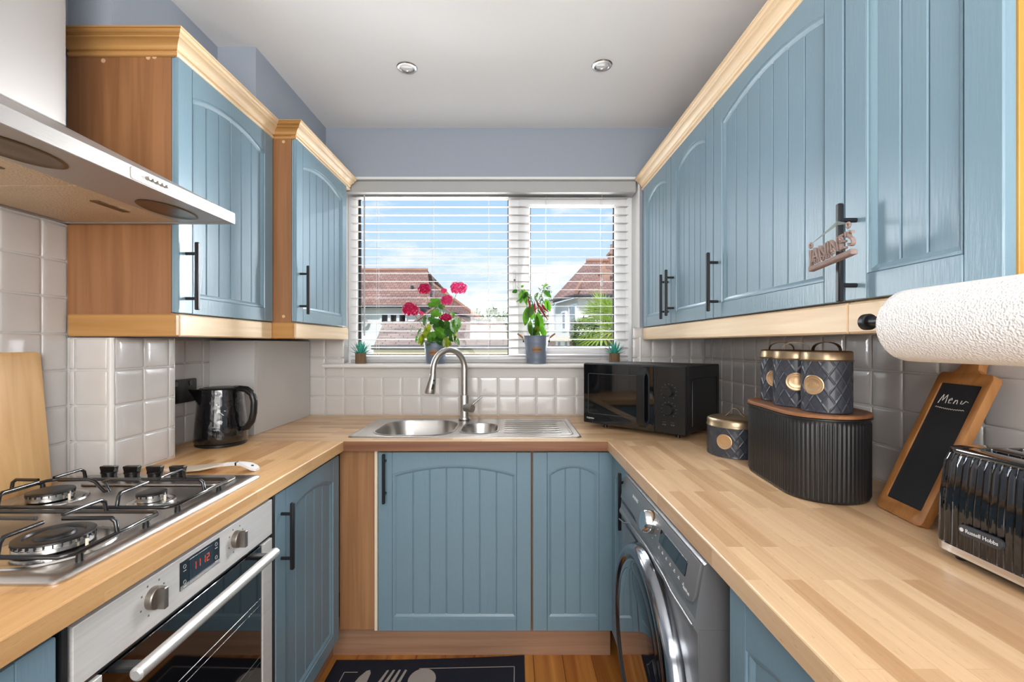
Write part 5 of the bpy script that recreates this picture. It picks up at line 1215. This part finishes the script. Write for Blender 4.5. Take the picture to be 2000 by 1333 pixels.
for px_, py_, y_, R, fl, m_, cnt in heads:
    c = px3(px_, py_, y_); p0 = root_+Vector((random.uniform(-.02, .02), random.uniform(-.015, .015), 0)); b = MB()
    mid = p0.lerp(c, 0.55)+Vector((random.uniform(-.008, .008), 0, 0.008)); b.tube([p0, mid, c], [0.002, 0.0016, 0.0014], 6)
    for k in range(14):
        d = Vector((random.gauss(0, 1), random.gauss(0, 1), random.gauss(0, 1))).normalized(); b.tube([c, c+Vector((d.x*R*.8, d.y*R*.8, d.z*R*fl*.7))], 0.0006, 4)
    st = b.build('flower_stalk', 'stem', ger)
    b = MB()
    for k in range(cnt):
        z_ = 1-2*(k+0.5)/cnt; ph = k*2.39996; d = Vector((math.sqrt(1-z_*z_)*math.cos(ph), math.sqrt(1-z_*z_)*math.sin(ph), z_))
        if d.z < -0.75: continue
        ctr = c+Vector((d.x*R*random.uniform(.75, 1), d.y*R*random.uniform(.75, 1), d.z*R*fl*random.uniform(.75, 1)))
        dd = (d+Vector((random.uniform(-.3, .3), random.uniform(-.3, .3), random.uniform(-.3, .3)))).normalized(); q = dd.to_track_quat('Z', 'Y').to_matrix().to_4x4(); M = Matrix.Translation(ctr) @ q; a0 = random.uniform(0, 2)
        for p_ in range(5):
            a = a0+p_*2*PI/5; L_ = 0.0085*random.uniform(.8, 1.15); ca, sa = math.cos(a), math.sin(a); w_ = 0.0042
            pts = [(0, 0, 0), (L_*.55*ca-w_*sa, L_*.55*sa+w_*ca, .0016), (L_*ca-w_*.5*sa, L_*sa+w_*.5*ca, .001), (L_*ca+w_*.5*sa, L_*sa-w_*.5*ca, .001), (L_*.55*ca+w_*sa, L_*.55*sa-w_*ca, .0016)]
            b.add([tuple(M @ Vector(p)) for p in pts], [(0, 1, 2, 3, 4)])
    fh = b.build('flower_head', m_, ger, 0); fh['kind'] = 'stuff'
# ---- chilli plant
CX, CY = 0.1245, 2.333
bucket('planter_bucket', CX, CY, 0.0625, 0.0475, 0.142, 'larger grey metal bucket with wooden grips on the sill, holding the chilli plant', 'pot', 'grey metal buckets on the window sill', True)
chp = empty('chilli_plant', (CX, CY, SZ+0.13), 'green chilli plant with drooping dark red chillies in a grey bucket', 'plant')
base_ = Vector((CX, CY, SZ+0.13)); random.seed(5)
stems = [[base_, px3(1045, 625, 2.335), px3(1040, 590, 2.335), px3(1022, 573, 2.335), px3(1012, 568, 2.34)], [px3(1043, 620, 2.335), px3(1050, 590, 2.33), px3(1058, 576, 2.33), px3(1062, 566, 2.33)], [px3(1041, 595, 2.335), px3(1034, 580, 2.33), px3(1031, 572, 2.335)]]
for s_ in stems: MB().tube(s_, [0.0026]+[0.0018]*(len(s_)-2)+[0.001], 6).build('stem', 'stem', chp)
lv = [(1010, 566, 1002, 572, .03), (1014, 563, 1008, 558, .024), (1020, 567, 1016, 590, .034), (1024, 565, 1026, 592, .03), (1018, 562, 1022, 558, .02), (1030, 570, 1024, 583, .03), (1034, 573, 1041, 590, .03), (1028, 572, 1034, 584, .03), (1038, 576, 1036, 592, .03), (1046, 578, 1050, 596, .034), (1052, 572, 1046, 588, .03),
      (1058, 570, 1064, 585, .03), (1062, 566, 1072, 574, .03), (1060, 564, 1066, 556, .024), (1064, 568, 1074, 580, .026), (1056, 566, 1050, 560, .026), (1066, 584, 1072, 606, .04), (1070, 590, 1071, 615, .03), (1030, 600, 1026, 633, .042), (1036, 598, 1038, 622, .046), (1040, 594, 1034, 618, .044), (1050, 612, 1056, 652, .060), (1046, 614, 1050, 645, .055),
      (1036, 626, 1036, 655, .045), (1034, 632, 1040, 656, .04), (1046, 640, 1038, 658, .05), (1052, 640, 1060, 658, .05), (1058, 640, 1064, 657, .035), (1048, 636, 1050, 650, .028), (1042, 582, 1048, 572, .025), (1024, 574, 1012, 590, .026), (1048, 594, 1042, 604, .03)]
for i, (ax, ay, bx_, by_, w_) in enumerate(lv):
    p0 = px3(ax, ay, 2.335+random.uniform(-.03, .02)); p1 = px3(bx_, by_, 2.32+random.uniform(-.03, .03)); L = (p1-p0).length*1.12
    v_, f_ = leaf_blade(aim(p0, p1-p0, random.uniform(-1.0, 1.0)+PI/2), L, w_, 0.25, 0.16)
    MB().add(v_, f_).build('leaf', random.choice(['leaf_green', 'leaf_green', 'leaf_dark']) if i not in (28,) else 'leaf_yellow', chp, 60)
for a_, b_, c_ in (((1032, 585), (1035, 597), (1033, 603)), ((1044, 594), (1045, 606), (1048, 613)), ((1053, 597), (1060, 610), (1070, 625)), ((1059, 596), (1064, 604), (1072, 610)), ((1049, 590), (1052, 598), (1050, 602))):
    P0, P1, P2 = [px3(q[0], q[1], 2.305) for q in (a_, b_, c_)]
    MB().tube([P0+Vector((0, 0, .012)), P0+Vector((0, 0, .002)), P0, P0.lerp(P1, .5), P1, P1.lerp(P2, .5), P2], [.0012, .0022, .0048, .0062, .0054, .0036, .0008], 10).build('chilli', 'chilli_red', chp)
# ---- little succulents
def succulent(cx, cy, label_pot, label_pl):
    b = MB(); r = 0.0262; h = 0.054; rings = []
    for z_, rr_ in ((0, r-.001), (0.001, r), (h-.001, r), (h, r-.001), (h, r-.004), (h-.01, r-.004)):
        rings.append([(cx+(rr_+0.0009*math.cos(k*3.1)*(1 if rr_ > r-.003 else 0))*math.cos(2*PI*k/44), cy+(rr_+0.0009*math.cos(k*3.1))*math.sin(2*PI*k/44), SZ+z_) for k in range(44)])
    b.loft(rings); b.build('succulent_pot', 'bark', None, 20, label=label_pot, cat='pot', group='bark covered pots on the sill', base=(cx, cy, SZ+0.0005))
    t = empty('artificial_succulent', (cx, cy, SZ+h-.008), label_pl, 'plant', 'teal artificial succulents on the sill')
    for k in range(30):
        tilt = math.radians(6+66*(k/29)**0.9); az = k*2.4; L = 0.078 if tilt < 0.9 else 0.058
        d = Vector((math.sin(tilt)*math.cos(az), math.sin(tilt)*math.sin(az)*0.8, math.cos(tilt))); p = Vector((cx, cy, SZ+h-.008))+Vector((d.x, d.y, 0))*.007
        if p.y+d.y*L > 2.366: d.y = (2.366-p.y)/L
        side = d.cross(Vector((0, 0, 1))).normalized(); nn = side.cross(d).normalized(); rings = []
        for t_, w_ in ((0, .0036), (.3, .0056), (.65, .0044), (1, .0003)):
            c_ = p+d*L*t_+Vector((0, 0, -0.004*t_*t_)); rings.append([tuple(c_+side*w_), tuple(c_-nn*w_*.45), tuple(c_-side*w_), tuple(c_+nn*w_*.1)])
        MB().loft(rings).build('leaf', 'succulent', t, 60)
succulent(-0.773, 2.325, 'small bark-clad pot at the left end of the window sill', 'teal spiky artificial succulent at the left end of the window sill')
succulent(0.524, 2.328, 'small bark-clad pot on the window sill behind the microwave', 'teal spiky artificial succulent on the sill behind the microwave')

# ================================================================== OUTSIDE
GZ0 = -1.9
S(MB().box(-90, 90, 2.8, 160, GZ0-0.2, GZ0), 'ground', 'lawn')
def at(px, py, d): return Vector(((px-1000)/889*d, d, EYE-(py-672)/889*d))
def slab(pts, th, down=(0, 0, -1)):
    dn = Vector(down)*th; return [[tuple(p) for p in pts], [tuple(Vector(p)+dn) for p in pts]]
# ---- left house
lh = empty('house', (-8, 22, GZ0), 'white house with a large brown tiled roof beyond the left window pane', 'house', 'houses seen through the window')
b = MB(); b.box(-16, -4.15, 20.6, 30, GZ0, 2.98); b.box(-4.16, -1.9, 22.0, 30, GZ0, 2.40); b.build('wall', 'render_white', lh, 0)
ZR, ZE = 4.95, 2.98
b = MB(); b.loft(slab([(-16.6, 20.2, ZE), (-3.6, 20.2, ZE), (-4.25, 22.9, ZR), (-16.6, 22.9, ZR)], .04)); b.build('roof_slope', 'roof_tiles', lh, 0)
b = MB(); b.loft(slab([(-3.6, 20.2, ZE), (-1.45, 22.3, 2.42), (-4.18, 23.0, 4.35)], .1)); b.loft(slab([(-3.6, 20.2, ZE), (-4.18, 23.0, 4.35), (-4.25, 22.9, ZR)], .1)); b.build('hip_slope', 'roof_tiles', lh, 0)
b = MB(); b.loft(slab([(-16.6, 22.9, ZR), (-4.25, 22.9, ZR), (-2.0, 26, 2.4), (-16.6, 26, 2.4)], .1)); b.build('roof_slope', 'roof_tiles', lh, 0)
b = MB(); b.tube([(-16.6, 22.9, ZR+.03), (-4.25, 22.9, ZR+.03)], .11, 6); b.build('ridge_tiles', 'ridge', lh, 0)
b = MB(); b.tube([(-4.18, 22.95, 4.4), (-1.5, 22.28, 2.47)], .09, 6); b.build('hip_tiles', 'ridge', lh, 0)
b = MB(); b.tube([(-16.6, 20.15, ZE-.06), (-3.6, 20.15, ZE-.06)], .07, 6); b.tube([(-3.6, 20.15, ZE-.06), (-1.45, 22.25, 2.36)], .06, 6); b.build('gutter', 'gutter', lh, 0)
def hwin(par, x0, x1, z0, z1, y, nb=2):
    f = MB(); w_ = (x1-x0)/nb; f.shape([R4(x0, x1, z0, z1)]+[R4(x0+w_*k+.07, x0+w_*(k+1)-.07, z0+.08, z1-.08) for k in range(nb)], .08, 0, F(y)); fo = f.build('window', 'upvc', par, 0)
    MB().box(x0+.03, x1-.03, y+.02, y+.04, z0+.03, z1-.03).build('pane', 'house_glass', fo, 0)
hwin(lh, -5.95, -4.75, 2.18, 2.66, 20.58, 3)
hwin(lh, -4.05, -3.75, 2.0, 2.5, 21.98, 1)
hwin(lh, -2.45, -2.05, 2.0, 2.35, 21.98, 2)
b = MB(); b.lathe([(0.001, 0.0), (0.16, .03), (0.26, .09)], (0, 0, 0), 20, caps=False, M=Matrix.Translation((-6.75, 20.45, 2.25)) @ Matrix.Rotation(math.radians(100), 4, 'X') @ Matrix.Rotation(.4, 4, 'Y')); b.cyl((-6.75, 20.6, 2.2), (-6.75, 20.3, 2.2), .02, 6); b.build('satellite_dish', 'box_grey', lh, 40)
b = MB(); b.cyl((-4.7, 21.4, 3.4), (-4.7, 21.4, 4.0), .07, 8); b.build('vent_pipe', 'gutter', lh)
b = MB(); b.box(-4.15, -2.0, 19.7, 22.0, GZ0, 2.15); b.prism([(-4.25, 2.12), (-3.15, 2.95), (-1.95, 2.12)], 1, 19.75, 22.0); b.build('gabled_bay', 'render_white', lh, 0)
b = MB(); b.loft(slab([(-4.4, 19.5, 2.10), (-3.15, 19.5, 3.02), (-3.15, 22.2, 3.02), (-4.4, 22.2, 2.10)], .09)); b.loft(slab([(-3.15, 19.5, 3.02), (-1.8, 19.5, 2.10), (-1.8, 22.2, 2.10), (-3.15, 22.2, 3.02)], .09)); b.build('bay_roof', 'roof_tiles', lh, 0)
# ---- garage with a tiled roof
ga = empty('garage', (-1.7, 11, GZ0), 'low garage with brown tiled roof just beyond the left window pane', 'garage')
b = MB(); b.box(-2.9, -0.16, 10.15, 13.0, GZ0, 1.10); b.build('wall', 'brick_plain', ga, 0)
rf = [(-3.02, 9.95, 1.20), (-0.08, 9.95, 1.20), (-0.20, 12.8, 1.83), (-3.62, 12.8, 1.83)]
MB().loft(slab(rf, .07)).build('roof_deck', 'garage_tiles', ga, 0)
n_rows = 12
for k in range(n_rows):          # courses of tiles, each a stepped strip
    t0, t1_ = k/n_rows, (k+1)/n_rows; e0, e1 = Vector(rf[0]).lerp(Vector(rf[3]), t0), Vector(rf[1]).lerp(Vector(rf[2]), t0); g0, g1 = Vector(rf[0]).lerp(Vector(rf[3]), t1_), Vector(rf[1]).lerp(Vector(rf[2]), t1_)
    u_ = Vector((0, 0, .045)); v_ = Vector((0, 0, .012)); b = MB()
    b.loft([[tuple(e0+v_*0), tuple(e1), tuple(g1), tuple(g0)], [tuple(e0+u_), tuple(e1+u_), tuple(g1+v_), tuple(g0+v_)]]); b.build('tile_course', 'garage_tiles', ga, 0)
MB().tube([(-3.62, 12.8, 1.85), (-0.20, 12.8, 1.85)], .05, 8).build('ridge_tiles', 'garage_tiles', ga, 40)
MB().box(-3.02, -0.08, 9.93, 9.96, 1.02, 1.19).build('fascia', 'fascia_beige', ga, 0)
MB().tube([(-3.05, 9.88, 1.19), (-0.06, 9.88, 1.19)], .045, 8).build('gutter', 'gutter', ga)
wll = MB(); wll.box(-9.5, -3.1, 14.0, 14.2, GZ0, 1.55); wll.build('garden_wall', 'render_white', None, 0, label='white rendered garden wall left of the garage', cat='wall')
# ---- right house
rh = empty('house', (5, 19, GZ0), 'white house with a hipped red-brown roof and brick chimneys beyond the right casement', 'house', 'houses seen through the window')
d0 = 17.0
c1 = at(1125, 577, d0); xL = at(1073, 587, 20.0)
b = MB(); b.loft([[(c1.x+.15, d0+.35, GZ0), (9, d0+.35, GZ0), (9, 24, GZ0), (xL.x+.3, 24, GZ0), (xL.x+.3, 20.2, GZ0)], [(c1.x+.15, d0+.35, 3.05), (9, d0+.35, 3.05), (9, 24, 3.05), (xL.x+.3, 24, 3.05), (xL.x+.3, 20.2, 3.05)]]); b.build('wall', 'render_white', rh, 0)
ap = at(1145, 512, 20.5); ap2 = at(1225, 516, 20.5); hp_ = at(1158, 527, 20.0); gl_ = at(1130, 532, 21)
e1_ = (c1.x, d0, 3.12); e2_ = (9.3, d0, 3.12); e3_ = (xL.x, 20.0, 3.12); e4_ = (xL.x, 24.5, 3.12)
b = MB(); b.loft(slab([e1_, e2_, (9.3, ap.y, ap.z), tuple(ap)], .1)); b.build('roof_slope', 'roof_tiles', rh, 0)
b = MB(); b.loft(slab([e3_, e1_, tuple(ap), tuple(gl_)], .1)); b.build('hip_slope', 'roof_tiles', rh, 0)
b = MB(); b.loft(slab([tuple(gl_), tuple(ap), e4_], .1)); b.build('roof_slope', 'roof_tiles', rh, 0)
MB().tube([(c1.x, d0, 3.2), tuple(ap+Vector((.1, -.1, -.35)))], .10, 6).build('hip_tiles', 'ridge', rh, 0)
MB().tube([tuple(ap+Vector((0, 0, .05))), (9.3, ap.y, ap.z+.05)], .10, 6).build('ridge_tiles', 'ridge', rh, 0)
MB().tube([e3_, (e1_[0], e1_[1]-.05, 3.06), (9.3, d0-.05, 3.06)], .07, 6).build('gutter', 'gutter', rh, 0)
for (px0, px1, pt, pb_, d) in ((1190, 1203, 492, 520, 20.3), (1173, 1189, 528, 562, 18.6)):
    p0, p1 = at(px0, pt, d), at(px1, pb_, d); b = MB(); b.box(p0.x, p1.x, d-.25, d+.35, p1.z-.9, p0.z); b.box(p0.x-.05, p1.x+.05, d-.30, d+.40, p0.z-.16, p0.z-.06); ch_ = b.build('chimney', 'brick_plain', rh, 0)
    MB().lathe([(.11, p0.z), (.09, p0.z+.30), (.11, p0.z+.32)], ((p0.x+p1.x)/2, d+.05, 0), 10).build('chimney_pot', 'ridge', ch_)
# windows on the side wall (built in that wall's plane) and the front
A_ = Vector((xL.x+.3, 20.2, 0)); B_ = Vector((c1.x+.15, d0+.35, 0)); du = (B_-A_).normalized(); LL = (B_-A_).length; dn_ = Vector((du.y, -du.x, 0))
if dn_.y > 0: dn_ = -dn_
MWn = basis(tuple(A_+dn_*.03), tuple(du), (0, 0, 1), tuple(dn_))
for u0, u1, z0, z1 in ((LL*.36, LL*.50, 1.9, 2.55), (LL*.68, LL*.92, 1.55, 2.75)):
    f = MB(); f.shape([R4(u0-.08, u1+.08, z0-.08, z1+.08), R4(u0, u1, z0, z1)], .08, 0, MWn); fo = f.build('window', 'upvc', rh, 0); b = MB(); b.box(u0, u1, z0, z1, -.01, .01, M=MWn); b.build('pane', 'house_glass', fo, 0)
hwin(rh, at(1170, 600, d0).x, at(1184, 600, d0).x, at(0, 604, d0).z, at(0, 593, d0).z, d0+.33, 1)
b = MB(); pa_, pb2 = at(1060, 655, 15.5), at(1125, 700, 15.5); b.box(pa_.x, pb2.x+.6, 15.5, 17.4, GZ0, 1.35); b.build('porch_wall', 'brick_plain', rh, 0)
b = MB(); b.box(pa_.x-.2, pb2.x+.6, 15.2, 17.5, 1.36, 1.5); b.build('porch_roof', 'fascia_beige', rh, 0)
hwin(rh, at(1085, 0, 15.5).x, at(1112, 0, 15.5).x, at(0, 682, 15.5).z, at(0, 663, 15.5).z, 15.45, 2)
# ---- greenery
def foliage(name, m, parent, blobs, n_, size, seed=1, elong=1.0, **kw):
    rnd = random.Random(seed); mb = MB()
    for (cx, cy, cz, rx, ry, rz_) in blobs:
        ico = []
        for k in range(n_):
            z_ = rnd.uniform(-1, 1); a = rnd.uniform(0, 2*PI); q = math.sqrt(1-z_*z_); rr_ = rnd.uniform(.7, 1.05)
            c = Vector((cx+rx*q*math.cos(a)*rr_, cy+ry*q*math.sin(a)*rr_, cz+rz_*z_*rr_)); s_ = size*rnd.uniform(.6, 1.4)
            u = Vector((rnd.gauss(0, 1), rnd.gauss(0, 1), rnd.gauss(0, 1))).normalized(); v_ = u.orthogonal().normalized()
            mb.add([tuple(c-u*s_*elong), tuple(c-v_*s_*.5), tuple(c+u*s_*elong), tuple(c+v_*s_*.5)], [(0, 1, 2, 3)])
    o = mb.build(name, m, parent, 0, **kw); o['kind'] = 'stuff'; return o
def tree(px_, d, top, wpx, label, seed):
    T = at(px_, top, d); r = wpx/889*d/2; t = empty('tree', (T.x, d, GZ0), label, 'tree', 'trees on the horizon')
    h = T.z-GZ0; MB().tube([(T.x, d, GZ0), (T.x+.1, d, GZ0+h*.35), (T.x, d, GZ0+h*.75)], [r*.12, r*.09, r*.04], 8).build('trunk', 'trunk', t)
    foliage('crown', 'tree_green', t, [(T.x, d, GZ0+h*.62, r*.8, r*.8, h*.38), (T.x-r*.5, d, GZ0+h*.5, r*.6, r*.6, h*.3), (T.x+r*.5, d, GZ0+h*.52, r*.6, r*.6, h*.3)], 700, r*.14, seed)
tree(963, 48, 597, 46, 'grey-green tree on the horizon behind the geranium, tallest between the houses', 3)
tree(932, 52, 606, 50, 'light green tree on the horizon left of the tallest one', 4)
tree(990, 50, 604, 40, 'pale tree on the horizon behind the window mullion', 5)
tree(1066, 42, 556, 44, 'green tree behind the right house, above the chilli plant', 6)
hg = empty('hedge', (1.9, 10.1, GZ0), 'dark clipped hedge beyond the right casement, behind the palm', 'hedge')
foliage('foliage', 'hedge_green', hg, [(1.62+.45*k, 10.1, z_, .34, .4, .36) for k in range(4) for z_ in (1.48, .9, .3)], 900, .045, 9)
b = MB(); b.box(1.40, 3.2, 9.9, 10.4, GZ0, 1.45); b.build('hedge_core', 'hedge_green', hg, 0)
pm = empty('palm_tree', (1.73, 8.1, GZ0), 'bright yellow-green palm in front of the hedge beyond the right casement', 'palm')
MB().tube([(1.73, 8.1, GZ0), (1.73, 8.1, 1.5)], [.12, .09], 10).build('trunk', 'trunk', pm)
rnd = random.Random(2)
for k in range(44):
    az = k*2.4; el = math.radians(78-108*(k/43)); d = Vector((math.cos(az)*math.cos(el), math.sin(az)*math.cos(el), math.sin(el))); L = rnd.uniform(.6, .85); c0 = Vector((1.73, 8.1, 1.55)); c1_ = c0+d*L*.45; mb = MB()
    mb.tube([c0, c1_], .006, 4); sd = d.cross(Vector((0, 0, 1))).normalized(); upv = sd.cross(d)
    for j in range(11):
        a = math.radians(-75+15*j); dd = (d*math.cos(a)+sd*math.sin(a)).normalized(); tip = c1_+dd*L*.55+Vector((0, 0, -.06)); pw_ = upv.cross(dd).normalized()*.020; md = c1_+dd*L*.28
        mb.add([tuple(c1_), tuple(md-pw_), tuple(tip), tuple(md+pw_)], [(0, 1, 2, 3)])
    mb.build('frond', 'palm_green', pm, 0)
